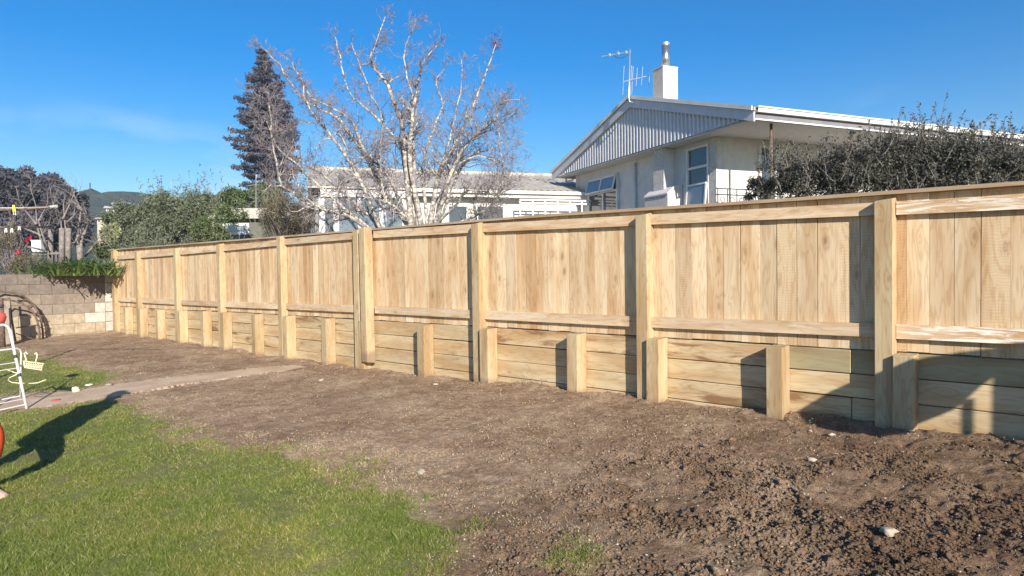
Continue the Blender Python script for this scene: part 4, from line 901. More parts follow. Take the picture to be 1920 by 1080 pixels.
pxshrub('variegated_shrub', 'pale cream-green leafy shrub next to the far end of the fence', 212, 440, 24, 22, 22, 2200, .11, M['cream_leaf'], asp=.45, k=26, gz0=1.3)
pxshrub('green_shrub', 'dark green bush between the strap-leaved plants and the fence end', 196, 470, 34, 14, 19.5, 3500, .07, M['green_leaf'], asp=.5, k=30, gz0=1.3)

# dark hedge-like shrub right of the house corner
def hedge():
    base = tuple(at(1680, 380, 8.3)); base = (base[0], base[1], .5)
    t = thing('shrub', 'large dusty dark-leaved shrub with wild upright shoots above the fence', 'shrub', base); P = []; s = 8.3 / 1250
    for (px, py, rx, ry, dp, n) in ((1430, 355, 42, 32, 8.6, 2400), (1500, 330, 62, 50, 8.6, 6000), (1590, 322, 78, 58, 8.4, 9000), (1690, 310, 80, 62, 8.3, 10500), (1790, 305, 85, 58, 8.1, 10500), (1890, 315, 80, 56, 8., 9000), (1990, 320, 80, 60, 8., 4500)):
        P.append(blob(at(px, py, dp), (rx * s, rx * s * .9, ry * s), int(n * 1.7), n // 70, .22, .3))
        P.append(blob(at(px, py + 40, dp), (rx * s, rx * s * .9, ry * s), n // 3, n // 200, .2, .3))
    leaves('foliage', np.concatenate(P), .040, M['bush_leaf'], t, .36, .25)
    mb = MB(); LPt = []
    def sprig(px, py, L_, lean=0., r=.005, dn=3, gap=1.):
        p = Vector(tuple(at(px, py, 8.2 + rnd.uniform(-.5, .5)))); d = Vector(tuple(RT)) * (lean + rnd.gauss(0, .22)) + Vector((0, 0, 1)) + Vector(tuple(FW)) * rnd.gauss(0, .25)
        pts = shoot(mb, p, d, L_, r, .10, 7)
        for a, b in zip(pts[:-1], pts[1:]):
            for _ in range(dn): LPt.append(tuple(a.lerp(b, rnd.random())))
    for _ in range(150): px = rnd.uniform(1420, 1925); sprig(px, np.interp(px, [1440, 1560, 1700, 1920], [325, 290, 262, 275]), rnd.uniform(.10, .34))
    for px, L_ in ((1675, .40), (1700, .36), (1722, .45), (1738, .42), (1752, .60), (1765, .52), (1772, .42), (1790, .36), (1835, .32), (1865, .34), (1900, .35), (1540, .22), (1455, .24), (1500, .25)): sprig(px, 262 if px > 1600 else 300, L_, 0, .006, 4)
    sprig(1800, 262, .55, 1.6, .006, 4)
    for _ in range(120): px = rnd.uniform(1420, 1915); sprig(px, rnd.uniform(290, 365), rnd.uniform(.15, .4), rnd.uniform(-.8, .8), .006, 3)
    part('shoots', mb, M['grey_bark'], t)['kind'] = 'stuff'; leaves('shoot_leaves', np.array(LPt), .040, M['bush_leaf'], t, .36, .6)
    pc = at(1712, 222, 8.2); leaves('purple_leaf', np.array([(pc[0] + rnd.gauss(0, .03), pc[1] + rnd.gauss(0, .03), pc[2] + rnd.gauss(0, .06)) for _ in range(28)]), .035, M['purple_leaf'], t, .5)
    mb = MB()
    for _ in range(26): px = rnd.uniform(1430, 1930); b = Vector(tuple(at(px, 400, 8.5))); b.z = .5; shoot(mb, b, (rnd.gauss(0, .2), rnd.gauss(0, .2), 1), 1.9, .02, .1, 5, 5)
    part('stems', mb, M['grey_bark'], t)
hedge()

# ------------------------------------------------------------------ raised bed: strap-leaved plants, bare trunks, posts, flowers
def strap(px, py, dpt, n, L_, label):
    c = at(px, py, dpt); t = thing('strap_leaf_plant', label, 'plant', (c[0], c[1], 1.36), group='strap-leaved plants on the block wall'); mb = MB()
    for _ in range(n):
        b = Vector((c[0] + rnd.gauss(0, .22), c[1] + rnd.gauss(0, .28), 1.34)); az = rnd.uniform(0, 2 * math.pi); d = Vector((math.cos(az), math.sin(az), 0)); L2 = L_ * rnd.uniform(.6, 1.3); up = rnd.uniform(.45, 1.1); w = rnd.uniform(.016, .026); sd = Vector((-d.y, d.x, 0)); V = []; F = []
        for k in range(6):
            f = k / 5; p = b + d * (L2 * f * .75) + Vector((0, 0, L2 * up * (1.45 * f - 1.0 * f * f))) ; ww = w * (1 - f) ** .5 if k < 5 else .001; V += [p - sd * ww, p + sd * ww + Vector((0, 0, .004))]
            if k: F.append((2 * k - 2, 2 * k - 1, 2 * k + 1, 2 * k))
        mb.add(V, F)
    o = part('leaves', mb, M['strap_leaf'], t); o['kind'] = 'stuff'
strap(103, 505, 16.9, 210, .62, 'leftmost clump of arching green strap leaves on the block wall')
strap(138, 503, 16.9, 230, .66, 'middle clump of arching green strap leaves on the block wall')
strap(175, 500, 16.7, 230, .64, 'clump of green strap leaves on the block wall nearest the fence')
def bare(px, y0, dpt, limbs, label, r=.034, lv=1):
    b = at(px, y0, dpt); t = thing('small_bare_tree', label, 'tree', tuple(b), group='bare grey trees on the raised bed'); s = dpt / 1250.
    for pts2 in limbs:
        mb = MB(); P = [Vector(tuple(at(x, y, dpt + .4 * math.sin(i * 2.1 + pts2[0][0])))) for i, (x, y) in enumerate(pts2)]; n = len(P); mb.tube(P, [r * (1 - .75 * i / (n - 1)) for i in range(n)], 6)
        for i in range(1, n):
            dn = (P[i] - P[i - 1]).normalized()
            for _ in range(2):
                sd = dn.cross(Vector((rnd.gauss(0, 1), rnd.gauss(0, 1), rnd.gauss(0, 1)))).normalized(); grow(mb, P[i], dn * .5 + sd * .8, rnd.uniform(.3, .7), r * .3, lv, .16)
        part('branch', mb, [M['grey_bark'], M['grey_bark']], t, smooth=True)
bare(75, 480, 20.5, [[(96, 483), (75, 445), (69, 420), (67, 385), (58, 355), (58, 335)], [(96, 483), (80, 440), (72, 415), (90, 380), (88, 355)], [(68, 420), (48, 395), (36, 375), (30, 350)], [(75, 440), (45, 428), (20, 410), (8, 440)], [(85, 470), (50, 462), (20, 450), (0, 458)]], 'leftmost bare grey many-stemmed tree beside the clothes line')
bare(118, 476, 21, [[(118, 470), (115, 420), (112, 400), (100, 385), (95, 365)], [(128, 470), (122, 420), (119, 385), (122, 365)], [(123, 420), (138, 405), (142, 380)], [(118, 410), (130, 385), (140, 360)]], 'middle bare grey tree between the weathered posts')
bare(152, 476, 21.5, [[(152, 470), (147, 430), (152, 395), (141, 370), (134, 350)], [(150, 470), (157, 430), (160, 405), (152, 390)], [(148, 440), (140, 455), (133, 440)], [(157, 440), (165, 420), (162, 400)]], 'slim bare grey tree at the right of the weathered posts', .05)
bare(160, 490, 19, [[(160, 480), (172, 465), (182, 455), (186, 440)], [(182, 455), (196, 452), (205, 460)]], 'low twisted bare branch just above the strap-leaved plants', .035, 1)
for px, y0, y1, dpt, lab in ((95, 482, 430, 22, 'leftmost weathered round timber post on the raised bed'), (116, 480, 428, 20, 'second weathered round timber post from the left'), (128, 482, 428, 20, 'third weathered timber post, nearly touching the second'), (148, 478, 430, 22, 'weathered timber post with a bare tree beside it'), (150, 486, 460, 19, 'short weathered stake at the right end of the posts')):
    b = at(px, y0 + 12, dpt); tpt = at(px, y1, dpt); t = thing('timber_post', lab, 'post', tuple(b), group='weathered timber posts on the raised bed'); mb = MB(); mb.tube([tuple(b), tuple(tpt)], [.085, .078], 9); part('post_shaft', mb, M['grey_bark'], t, smooth=True)
rb = at(108, 486, 20.5); t = thing('old_rail_fence', 'low weathered horizontal rail between the timber posts', 'fence', tuple(rb)); mb = MB(); mb.bar(tuple(at(60, 476, 20.6)), tuple(at(130, 474, 20.6)), .06, .07); part('rail', mb, M['grey_bark'], t)
for k in range(9):
    mb = MB(); x = 60 + k * 7.5; mb.bar(tuple(at(x, 495, 20.6)), tuple(at(x, 470, 20.6)), .05, .02); part('paling', mb, M['grey_bark'], t)
sb = at(68, 462, 24); t = thing('white_box', 'small white metal box standing behind the bare tree', 'box', tuple(sb), math.atan2(RT[1], RT[0]), local=True); s24 = 24 / 1250.
mb = MB(); mb.box((-9 * s24, 0, -.2), (9 * s24, .3, 10 * s24)); part('box_body', mb, M['white'], t); mb = MB(); mb.box((-9.6 * s24, -.02, 10 * s24 + .003), (9.6 * s24, .32, 12 * s24)); part('box_lid', mb, M['white'], t)
pxshrub('flowering_shrub', 'twiggy purple-brown shrub with a few red flowers at the left edge', 22, 470, 46, 44, 18.6, 4200, .06, M['brown_leaf'], asp=.4, k=46, twigs=130, bark='twig', shoots=24, sl=.6, gz0=1.35)
pxshrub('flowering_shrub', 'tangled brown shrub hanging over the top of the block wall', 58, 497, 40, 20, 17.6, 2400, .05, M['brown_leaf'], asp=.4, k=30, twigs=90, bark='twig', gz0=1.35)
for (x, y, lab) in ((54, 446, 'red flower highest in the twiggy shrub'), (50, 452, 'red flower just below the highest one'), (33, 472, 'lone red flower low in the twiggy shrub')):
    P = at(x, y, 17.7); tag(leaves('red_flower', P + rng.normal(size=(22, 3)) * .028, .05, M['red_petal'], None, .8), lab, 'flower', 'red flowers in the left shrub')

# ------------------------------------------------------------------ rotary clothes line
pb = at(-150, 640, 8.4); pb[2] = float(zflat(pb[0], pb[1]))
cl = thing('rotary_clothesline', 'old rotary clothes line whose thin metal arms reach in from the left edge', 'clothesline', tuple(pb))
hub = at(-150, 398, 8.4)
mb = MB(); mb.tube([tuple(pb - np.array([0, 0, .1])), tuple(hub)], .025, 8); part('pole', mb, M['alu'], cl)
e1 = at(98, 388, 8.0); e2 = at(96, 425, 10.2)
mb = MB(); mb.tube([tuple(hub), tuple(at(30, 393, 8.1)), tuple(e1)], [.016, .015, .013], 7); part('arm', mb, M['rusty'], cl, smooth=True)
mb = MB(); mb.tube([tuple(at(92, 388.6, 8.02)), tuple(at(106, 386.5, 7.98))], .018, 7); part('end_cap', mb, M['grey_plastic'], cl)
mb = MB(); mb.tube([tuple(at(-150, 430, 8.5)), tuple(at(20, 427, 9.6)), tuple(e2)], [.016, .015, .014], 7); part('arm', mb, M['rusty'], cl, smooth=True)
for k, (f1, f2) in enumerate(((.98, .98), (.8, .8), (.6, .6))):
    a = hub * (1 - f1) + e1 * f1; b = at(-150, 430, 8.5) * (1 - f2) + e2 * f2; c = at(-420, 395, 8.4 - k * .2); c2 = at(-260, 380, 6.4)
    mb = MB()
    for P_, Q_ in ((b, at(-180, 420 - k * 3, 11 - k * .4)), (a, at(-420, 384 - k * 3, 6.6 + k * .3))): mb.tube([tuple(P_), tuple((P_ + Q_) / 2 - np.array([0, 0, .03])), tuple(Q_)], .0035, 4)
    part('line', mb, M['grey_plastic'], cl)
def peg(x, y, dpt, mat, lab, h=13, tilt=0):
    c = at(x, y, dpt); t = thing('clothes_peg', lab, 'clothes peg', tuple(c), group='pegs on the clothes line'); s = dpt / 1250.
    for k in (-1, 1):
        mb = MB(); mb.bar(tuple(at(x + k * 1.1 + tilt, y - h / 2, dpt)), tuple(at(x + k * 1.9, y + h / 2, dpt)), .012, .010); part('prong', mb, mat, t)
peg(27, 391, 8.0, M['yellow'], 'bright yellow peg on the upper clothes line arm', 13, -2); peg(27, 399, 8.03, M['grey_plastic'], 'pale grey peg hanging just under the yellow one', 8)
peg(11, 432, 9.5, M['white'], 'white peg on the lower arm nearest the left edge', 8); peg(22, 432, 9.55, M['white'], 'second white peg on the lower arm', 8); peg(36, 428, 9.6, M['white'], 'white peg on the lower arm farthest right', 7)

# ------------------------------------------------------------------ rusty garden arch, pale post and pipe at the block wall
def wx(x, y, X=-19.5): v_ = ray(x, y); return Vector(tuple(CAM + v_ * (X / v_[0])))
ga = thing('garden_arch', 'rusty iron garden arch leaning at the old block wall', 'garden arch', tuple(wx(50, 638)))
def arcpts(pts, X): 
    P = [wx(x, y, X) for x, y in pts]; return P
for nm, pts, X in (('hoop', [(-40, 575), (-22, 556), (0, 546), (28, 549), (42, 556), (55, 566), (68, 578), (80, 593), (86, 612), (88, 638)], -19.62), ('hoop', [(-34, 600), (-15, 575), (5, 560), (30, 565), (44, 570), (55, 577), (64, 588), (70, 602), (74, 620), (74, 640)], -19.25),
                   ('hoop', [(20, 552), (40, 552), (52, 561), (64, 572), (72, 585), (77, 600), (80, 620), (81, 639)], -19.45)):
    mb = MB(); mb.tube(arcpts(pts, X), .022, 7); part(nm, mb, M['rusty'], ga, smooth=True)
for a, b, X in (((30, 615), (69, 609), -19.3), ((30, 625), (69, 638), -19.3), ((70, 600), (84, 606), -19.45), ((72, 612), (86, 618), -19.45), ((73, 625), (87, 629), -19.45), ((64, 590), (80, 592), -19.45), ((54, 577), (66, 570), -19.45), ((40, 569), (50, 560), -19.45)):
    mb = MB(); mb.tube([wx(*a, X), wx(*b, X)], .013, 5); part('rung', mb, M['rusty'], ga)
mb = MB(); mb.tube([wx(17, 558, -19.3), wx(22, 600, -19.3), wx(29, 640, -19.3)], .024, 7); part('leg', mb, M['rusty'], ga)
b = wx(13, 640, -19.0); t = thing('pale_post', 'pale square post at the wall beside the iron arch', 'post', tuple(b)); mb = MB(); mb.bar(tuple(wx(15, 645, -18.9)), tuple(wx(11, 564, -18.9)), .13, .13); part('post_shaft', mb, M['mortar'], t); mb = MB(); mb.bar(tuple(wx(11, 563.5, -18.9)), tuple(wx(11, 560, -18.9)), .16, .16); part('post_cap', mb, M['rusty'], t)
b = wx(3, 650, -18.3); t = thing('rusty_pipe', 'dark rusty upright pipe at the left edge by the wall', 'pipe', tuple(b)); mb = MB(); mb.tube([wx(5, 652, -18.3), wx(0, 560, -18.3)], .06, 9); part('pipe_shaft', mb, M['rusty'], t, smooth=True); mb = MB(); mb.tube([wx(1, 575, -18.25), wx(0.7, 571, -18.25)], .068, 9); part('collar', mb, M['dark_iron'], t)

# ------------------------------------------------------------------ clothes airer
ad = thing('clothes_airer', 'white tubular folding clothes airer standing on the lawn at the left edge', 'clothes airer', (-9.63, -3.98, -.25))
sd_ = Vector((.52, -.85, 0)).normalized() * .75
def zg_(x, y): return float(zflat(x, y))
F1 = Vector((-9.63, -3.98, zg_(-9.63, -3.98) + .01)); T1 = Vector(tuple(at(16, 608, 7.95)))
def frame(foot, top, name, r=.014, rungs=()):
    f2 = foot + sd_; t2 = top + sd_; dn = (top - foot).normalized(); rr_ = .07
    P = [foot, top - dn * rr_, top - dn * rr_ * .3 + sd_.normalized() * rr_ * .3, top + sd_.normalized() * rr_, t2 - sd_.normalized() * rr_, t2 - dn * rr_ * .3 - sd_.normalized() * rr_ * .3, t2 - dn * rr_, f2]
    mb = MB(); mb.tube(P, r, 8); part(name, mb, M['airer'], ad, smooth=True)
    for f in rungs: mb = MB(); mb.tube([foot.lerp(top, f), f2.lerp(t2, f)], .006 if f > .1 else .009, 6); part('rung', mb, M['airer'], ad)
frame(F1, T1, 'front_frame', .0155, (.05, .12, .55))
F2_ = Vector((-10.45, -3.78, zg_(-10.45, -3.8) + .01)); T2_ = Vector(tuple(at(40, 652, 8.35)))
F2_ = Vector(tuple(at(38, 748, 8.55))); frame(F2_, T2_, 'rear_frame', .011, (.06, .62))
mb = MB(); mb.bar(T2_.lerp(F2_, .35), F1.lerp(T1, .55), .01, .02); part('stay', mb, M['airer'], ad)
for k, f in enumerate((.62, .40)):
    mb = MB(); p = F1.lerp(T1, f); mb.tube([p - (T1 - F1).normalized() * .02, p + (T1 - F1).normalized() * .02], .019, 8); part('clamp', mb, M['dark_iron'], ad)
def wirehanger(pts, dpt, lab):
    P = [Vector(tuple(at(x, y, dpt + i * .02))) for i, (x, y) in enumerate(pts)]; o = part('wire_hanger', MB().tube(P, .0055, 6), M['cream_plastic'], None, smooth=True); tag(o, lab, 'hanger', 'hangers on the clothes airer')
wirehanger([(33, 700), (20, 696), (10, 692)], 8.0, 'upper cream wire hanger end sticking out of the airer')
wirehanger([(36, 700), (18, 708), (15, 713), (22, 717), (40, 719), (48, 718)], 8.0, 'cream wire hanger bent round the airer leg')
wirehanger([(54, 719), (70, 718), (86, 712)], 8.1, 'cream wire hanger arm pointing right over the lawn')
# line from the airer with the hanging peg basket
pk = thing('peg_basket', 'cream plastic peg basket hanging by two hooks right of the airer', 'peg basket', tuple(at(60, 693, 8.1))); DB = 8.1
c4 = [(44, 677), (82, 682), (78, 694), (46, 689)]
def bp(x, y, d=0): return tuple(at(x, y, DB + d))
TL, TRr, BR, BL = c4
for d in (0, .13):
    mb = MB(); mb.tube([bp(*TL, d), bp(*TRr, d), bp(*BR, d), bp(*BL, d), bp(*TL, d)], .006, 6); part('rim', mb, M['cream_plastic'], pk)
    n = 11
    for k in range(n):
        f = (k + .5) / n; a = (TL[0] + (TRr[0] - TL[0]) * f, TL[1] + (TRr[1] - TL[1]) * f); b = (BL[0] + (BR[0] - BL[0]) * f, BL[1] + (BR[1] - BL[1]) * f); mb = MB(); mb.bar(bp(*a, d), bp(*b, d), .008, .004); part('slat', mb, M['cream_plastic'], pk)
    for f in (.33, .66):
        mb = MB(); mb.bar(bp(TL[0] + (BL[0] - TL[0]) * f, TL[1] + (BL[1] - TL[1]) * f, d), bp(TRr[0] + (BR[0] - TRr[0]) * f, TRr[1] + (BR[1] - TRr[1]) * f, d), .006, .005); part('slat', mb, M['cream_plastic'], pk)
for (x, y) in c4: mb = MB(); mb.bar(bp(x, y), bp(x, y, .13), .008, .008); part('side_bar', mb, M['cream_plastic'], pk)
mb = MB(); mb.box((-1, -1, -1), (1, 1, 1))
for k in range(16):
    f = (k + .5) / 16; mb = MB(); x = TL[0] + 3 + (TRr[0] - TL[0] - 8) * f; mb.bar(bp(x, 687 + f * 3, .06), bp(x + 2.5, 683 + f * 3 + rnd.uniform(-1, 2), .05), .010, .010); part('peg', mb, [M['cream_plastic'], M['yellow'], M['white']][k % 3], pk)
for hx, sgn in ((50, -1), (65, 1)):
    mb = MB(); y0 = 677 if sgn < 0 else 679; mb.tube([bp(hx, y0, .06), bp(hx - 3 * (1 if sgn < 0 else -1), 668, .06), bp(hx - 4.5 * (1 if sgn < 0 else -1), 662, .06), bp(hx - 2 * (1 if sgn < 0 else -1), 660, .06), bp(hx + 1.5 * (1 if sgn < 0 else -1), 664, .06)] if sgn < 0 else [bp(66, 680, .06), bp(69, 671, .06), bp(70, 665, .06), bp(68, 661.5, .06), bp(65, 664, .06)], .007, 6); part('hook', mb, M['cream_plastic'], pk)
mb = MB(); mb.tube([tuple(T2_), bp(49, 661.3, .06), bp(68, 662.6, .06), bp(112, 662, .5)], .0015, 4)
# coral bowl hooked on the airer top
rb_ = at(-5, 596, 7.95); t = thing('peg_bucket', 'coral-red plastic bucket on top of the airer at the left edge', 'bucket', tuple(rb_)); mb = MB(); c = Vector(tuple(rb_))
mb.tube([c + Vector((0, 0, z)) for z in (-.075, -.05, 0, .05, .075)], [.04, .075, .088, .078, .03], 18); part('bucket_body', mb, M['red_plastic'], t, smooth=True); mb = MB(); mb.tube([c + Vector((.085 * math.cos(a), .085 * math.sin(a), .012)) for a in [k * math.pi / 8 for k in range(17)]], .008, 5); part('bucket_rim', mb, M['red_plastic'], t)

# litter and stones
def lump(name, x, y, s, mat, lab, cat, flat=.6, group=None):
    z = float(height(np.array([x]), np.array([y]))[0]); V, F = IV2 * rng.uniform(.5, 1.3, (len(IV2), 1)) * np.array([1, .8, flat]) * s / 2, IF2
    o = raw(name, V.copy(), F, mat); o.location = (x, y, z + s * flat * .25); o.rotation_euler = (0, 0, rnd.uniform(0, 6)); tag(o, lab, cat, group)
GS = 'pale stones lying on the soil'
lump('stone', -.83, -2.32, .085, M['stone'], 'pale flat stone lying on the dark soil at the lower right', 'stone', .45, GS)
lump('stone', -1.62, -.56, .06, M['stone'], 'white stone on the soil under the shadow edge of the wall', 'stone', .4, GS)
lump('stone', -1.80, -.50, .045, M['stone'], 'small pale chip left of the white stone by the wall', 'stone', .35, GS)
lump('stone', -1.54, -1.25, .07, M['stone'], 'tan stone half sunk in the soil in front of the second post from the right', 'stone', .5, GS)
lump('stone', -7.93, -1.05, .09, M['stone'], 'pale stone on the soil in front of the doubled tall posts', 'stone', .5, GS)
lump('stone', -6.22, -.53, .08, M['stone'], 'white chip on the soil by the foot of a short post near the middle', 'stone', .35, GS)
lump('stone', -3.57, -2.95, .07, M['stone'], 'pale stone at the edge of the lawn', 'stone', .5, GS)
GL = 'pale scraps beside the path'
lump('crumpled_scrap', -10.42, -3.27, .12, M['cream_plastic'], 'crumpled cream scrap standing on the grass beside the path', 'litter', .7, GL)
lump('crumpled_scrap', -10.78, -3.02, .11, M['cream_plastic'], 'small cream scrap lying farther from the camera beside the path', 'litter', .3, GL)
lump('crumpled_scrap', -10.5, -2.85, .13, M['stone'], 'flat white scrap at the path edge nearest the soil', 'litter', .3, GL)
lump('red_scrap', -9.9, -3.62, .16, M['red_plastic'], 'flattened red scrap lying on the concrete path', 'litter', .08)
# little weed by the wall
def weed(x, y, h, lab):
    z = zg_(x, y); t = thing('weed', lab, 'weed', (x, y, z)); mb = MB(); LPt = []
    for _ in range(7):
        pts = shoot(mb, (x + rnd.gauss(0, .03), y + rnd.gauss(0, .02), z), (rnd.gauss(0, .4), rnd.gauss(0, .2), 1), h * rnd.uniform(.5, 1.1), .002, .15, 5)
        for p in pts[1:]: LPt += [tuple(p + Vector((rnd.gauss(0, .008), rnd.gauss(0, .008), 0)) ) for _ in range(3)]
    part('stalks', mb, M['straw'], t); leaves('leaf', np.array(LPt), .016, M['wattle_leaf'], t, .4, .2)
weed(-4.85, -.12, .12, 'small dry weed at the foot of the wall between two short posts'); weed(-5.15, -.1, .15, 'taller dry weed against the boards left of the small one'); weed(-1.87, -.2, .10, 'wispy dry stalk by the wall near the right-hand shadow')

# ------------------------------------------------------------------ person at the left edge
def skin(name, J, E_, mat, parent, sub=2, root=0, loc=None):
    me = bpy.data.meshes.new(name); me.from_pydata([tuple(j[:3]) for j in J], E_, []); me.update(); o = bpy.data.objects.new(name, me); COL.objects.link(o); me.materials.append(mat)
    sm = o.modifiers.new('skin', 'SKIN'); sm.use_smooth_shade = True
    for i, j in enumerate(J): me.skin_vertices[0].data[i].radius = (j[3], j[4] if len(j) > 4 else j[3]); 
    me.skin_vertices[0].data[root].use_root = True
    s = o.modifiers.new('sub', 'SUBSURF'); s.levels = sub; s.render_levels = sub
    if parent: o.parent = parent
    if loc: o.location = loc
    return o
PBX, PBY = -6.18, -5.05; PZ = zg_(PBX, PBY)
per = thing('person', 'person in orange work trousers and a long dark coat stepping in from the left edge', 'person', (PBX, PBY, PZ), math.atan2(.43, .90), local=True)
# local x = forward, y = left; right leg forward and bent
hipz = .84
J = [(0, 0, hipz, .15, .12), (-.02, 0, 1.06, .14, .11), (-.03, 0, 1.28, .19, .12), (-.02, 0, 1.42, .10, .08), (0, 0, 1.49, .058), (.01, 0, 1.56, .075, .085), (.02, 0, 1.65, .088, .10), (.02, 0, 1.725, .06, .07)]
E_ = [(0, 1), (1, 2), (2, 3), (3, 4), (4, 5), (5, 6), (6, 7)]
def arm(s, el, wr, hd):
    b = len(J); J.extend([(-.02, s * .19, 1.38, .062), (*el, .047), (*wr, .032), (*hd, .036, .022)]); E_.extend([(3, b), (b, b + 1), (b + 1, b + 2), (b + 2, b + 3)])
    h = Vector(hd); w = Vector(wr); d = (h - w).normalized(); sd = d.cross(Vector((0, 0, 1))).normalized()
    for k in range(4):
        c0_ = len(J); o_ = sd * (k - 1.5) * .021; L_ = (.038, .044, .041, .032)[k]; bend = Vector((0, 0, -.012)); p1 = h + o_ + d * .02; p2 = p1 + d * L_; p3 = p2 + d * L_ * .7 + bend; J.extend([(*p1, .0095), (*p2, .009), (*p3, .0075)]); E_.extend([(b + 3, c0_), (c0_, c0_ + 1), (c0_ + 1, c0_ + 2)])
    c0_ = len(J); p1 = h - d * .03 + sd * s * .038; p2 = p1 + d * .035 + sd * s * .018; J.extend([(*p1, .011), (*p2, .009)]); E_.extend([(b + 2, c0_), (c0_, c0_ + 1)])
arm(1, (-.14, .27, 1.12), (-.16, .25, .88), (-.15, .24, .80)); arm(-1, (-.12, -.27, 1.12), (-.08, -.28, .88), (-.07, -.28, .80))
b = len(J); J.extend([(.02, .10, .78, .095), (-.10, .11, .44, .062), (-.20, .11, .10, .042)]); E_.extend([(0, b), (b, b + 1), (b + 1, b + 2)])
KN = (.49, -.12, .45); AN = (.35, -.11, .11)
b = len(J); J.extend([(.04, -.10, .78, .095), (*KN, .065), (*AN, .042)]); E_.extend([(0, b), (b, b + 1), (b + 1, b + 2)])
skin('body', J, E_, M['skin'], per)
# trousers and top fit over the body
Jt = [(0, 0, .92, .165, .135), (0, 0, .82, .16, .13), (.02, .10, .76, .115), (-.10, .11, .46, .09), (-.17, .11, .22, .085), (.05, -.10, .76, .115), (KN[0], KN[1], KN[2], .080), (KN[0] - .05, KN[1] + .0, .32, .078), (AN[0] + .02, AN[1], .22, .075)]
skin('trousers', Jt, [(0, 1), (1, 2), (2, 3), (3, 4), (1, 5), (5, 6), (6, 7), (7, 8)], M['orange'], per)
Js = [(-.05, 0, .52, .21, .20), (-.05, 0, .80, .22, .19), (-.05, 0, 1.02, .21, .18), (-.05, 0, 1.28, .24, .16), (-.02, 0, 1.40, .12, .09), (-.02, .20, 1.375, .078), (-.12, .275, 1.12, .075), (-.02, -.20, 1.375, .078), (-.11, -.265, 1.14, .066)]
skin('long_coat', Js, [(0, 1), (1, 2), (2, 3), (3, 4), (4, 5), (5, 6), (4, 7), (7, 8)], M['navy'], per)
def shoe(x, y, ang):
    mb = MB(); L_ = .29; prof = [(-.07, .048), (-.02, .052), (.06, .046), (.13, .05), (.19, .045), (.215, .02)]; 
    hts = [.10, .115, .09, .07, .05, .025]
    ca, sa = math.cos(ang), math.sin(ang); V = []; 
    for (a, w), h in zip(prof, hts):
        for (yy, zz) in ((-w, .022), (-w * .9, h * .6), (-w * .4, h), (w * .4, h), (w * .9, h * .6), (w, .022)): V.append((x + a * ca - yy * sa, y + a * sa + yy * ca, zz))
    n = len(prof); F = [(i * 6 + j, i * 6 + j + 1, (i + 1) * 6 + j + 1, (i + 1) * 6 + j) for i in range(n - 1) for j in range(5)] + [tuple(range(5, -1, -1)), tuple((n - 1) * 6 + j for j in range(6))] + [(i * 6 + 5, i * 6, (i + 1) * 6, (i + 1) * 6 + 5) for i in range(n - 1)]
    mb.add(V, F); o = part('boot', mb, M['shoe'], per, smooth=True, fix=True); bevel(o, .004)
    mb = MB(); V2 = [(a, w * 1.08) for a, w in prof]; pol = [(x + a * ca + w * sa, y + a * sa - w * ca) for a, w in V2] + [(x + a * ca - w * sa, y + a * sa + w * ca) for a, w in reversed(V2)]; mb.prism(pol, 0, .021, 2); part('sole', mb, M['black'], o, fix=True)
shoe(AN[0] + .01, AN[1], .02); shoe(-.20, .11, .15)
def headparts():
    V, F = IV2.copy(), IF2; V = V * np.array([.105, .088, .075]); V[:, 2] = np.maximum(V[:, 2], -.015); V += np.array([.015, 0, 1.725]); o = raw('cap', V, F, M['navy'], per, smooth=True)
    mb = MB(); mb.prism([(.08, -.075), (.17, -.06), (.21, 0), (.17, .06), (.08, .075)], 1.71, 1.722, 2); part('cap_peak', mb, M['navy'], per, fix=True)
    mb = MB()
    mb.tube([(.115, 0, 1.635), (.135, 0, 1.60), (.11, 0, 1.59)], [.008, .016, .008], 6); part('nose', mb, M['skin'], per, smooth=True)
    for k in (-1, 1):
        mb = MB(); mb.tube([(.01, k * .085, 1.645), (.01, k * .103, 1.63), (.01, k * .09, 1.59)], [.01, .018, .008], 6); part('ear', mb, M['skin'], per, smooth=True)
        mb = MB(); mb.tube([(.102, k * .032, 1.645), (.11, k * .032, 1.645)], [.012, .007], 8); part('eye', mb, M['black'], per)
    V, F = IV2.copy(), IF2; V = V * np.array([.098, .096, .08]) + np.array([-.005, 0, 1.665]); V = V[:]; raw('hair', V, F, M['dark_bark'], per, smooth=True)
headparts()

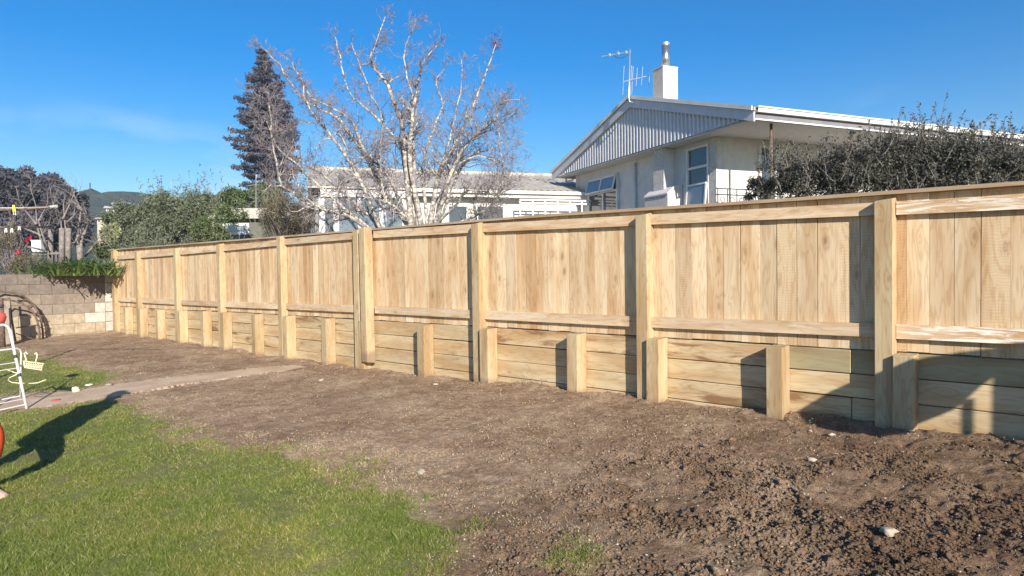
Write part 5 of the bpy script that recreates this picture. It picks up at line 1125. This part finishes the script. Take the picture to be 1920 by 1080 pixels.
# ------------------------------------------------------------------ unseen shadow caster added beyond the right edge, digger-like, outlined from the arched shadow
tx = math.tan(R(SUN_AZ)); tz = math.tan(R(SUN_EL)) / math.cos(R(SUN_AZ))
def cast(X, Z, Y): return (X + tx * (-Y), Z + tz * (-Y))       # point at depth Y whose shadow falls at (X,Z) on the boards
Y0 = -1.35
dg = thing('digger_shadow_caster', 'added unseen shadow caster built as a small yellow digger just outside the right edge', 'digger', (cast(.6, 0, Y0)[0], Y0, zg_(0, Y0)))
outer = [(-2.35, -.25), (-2.14, .0), (-1.79, .26), (-1.47, .45), (-1.13, .585), (-.89, .65), (-.51, .73), (-.1, .78), (.6, .80)]
inner = [(.6, .45), (-.1, .5), (-.672, .51), (-.745, .435), (-.842, .318), (-.93, .215), (-1.027, .154), (-1.2, .05), (-1.6, -.16), (-2.0, -.3)]
mb = MB(); poly = [cast(x, z, Y0) for x, z in outer + inner]; mb.prism(poly, Y0 + .01, Y0 - .01, 1); part('boom', mb, M['yellow_machine'], dg, fix=True)
q0 = cast(-.672, .51, Y0); q1 = cast(.6, .5, Y0); zb = zg_(0, Y0)
mb = MB(); mb.box((q0[0], Y0 - .012, cast(0, .08, Y0)[1] - .75), (q1[0] + .3, Y0 + .008, q0[1] - .002)); part('shadow_plate', mb, M['yellow_machine'], dg)  # plate added to shade the boards right of the lit gap
q2 = cast(-.835, .28, Y0); mb = MB(); mb.tube([(q2[0], Y0, q2[1] + .02), (q2[0] + .0, Y0, q2[1] - .45)], .022, 8); part('hydraulic_ram', mb, M['alu'], dg)
bx_ = q0[0] + .25
mb = MB(); mb.box((bx_, Y0 - .9, zb + .35), (bx_ + 1.1, Y0 - .06, zb + .85)); bevel(part('cab_body', mb, M['yellow_machine'], dg), .04, 2)
for k in (0, 1):
    mb = MB(); yy = Y0 - .95 + k * .75; mb.prism([(bx_ - .1, zb + .02), (bx_ + 1.2, zb + .02), (bx_ + 1.3, zb + .16), (bx_ + 1.2, zb + .32), (bx_ - .1, zb + .32), (bx_ - .2, zb + .16)], yy, yy + .22, 1); part('track', mb, M['black'], dg, fix=True)
print('objects', len(bpy.data.objects))

# pale air round the whole scene so that the hill and the far houses fade
mb = MB(); mb.box((-700, -60, -2.4), (700, 700, 46)); hzm = bpy.data.materials.new('pale_air'); hzm.use_nodes = True; ht = hzm.node_tree
ht.nodes.remove(ht.nodes['Principled BSDF']); pv = ht.nodes.new('ShaderNodeVolumePrincipled'); pv.inputs['Density'].default_value = .0010; pv.inputs['Color'].default_value = (.82, .9, 1, 1); pv.inputs['Anisotropy'].default_value = .2
ht.links.new(pv.outputs[0], ht.nodes['Material Output'].inputs['Volume'])
tag(part('haze', mb, hzm), kind='stuff')
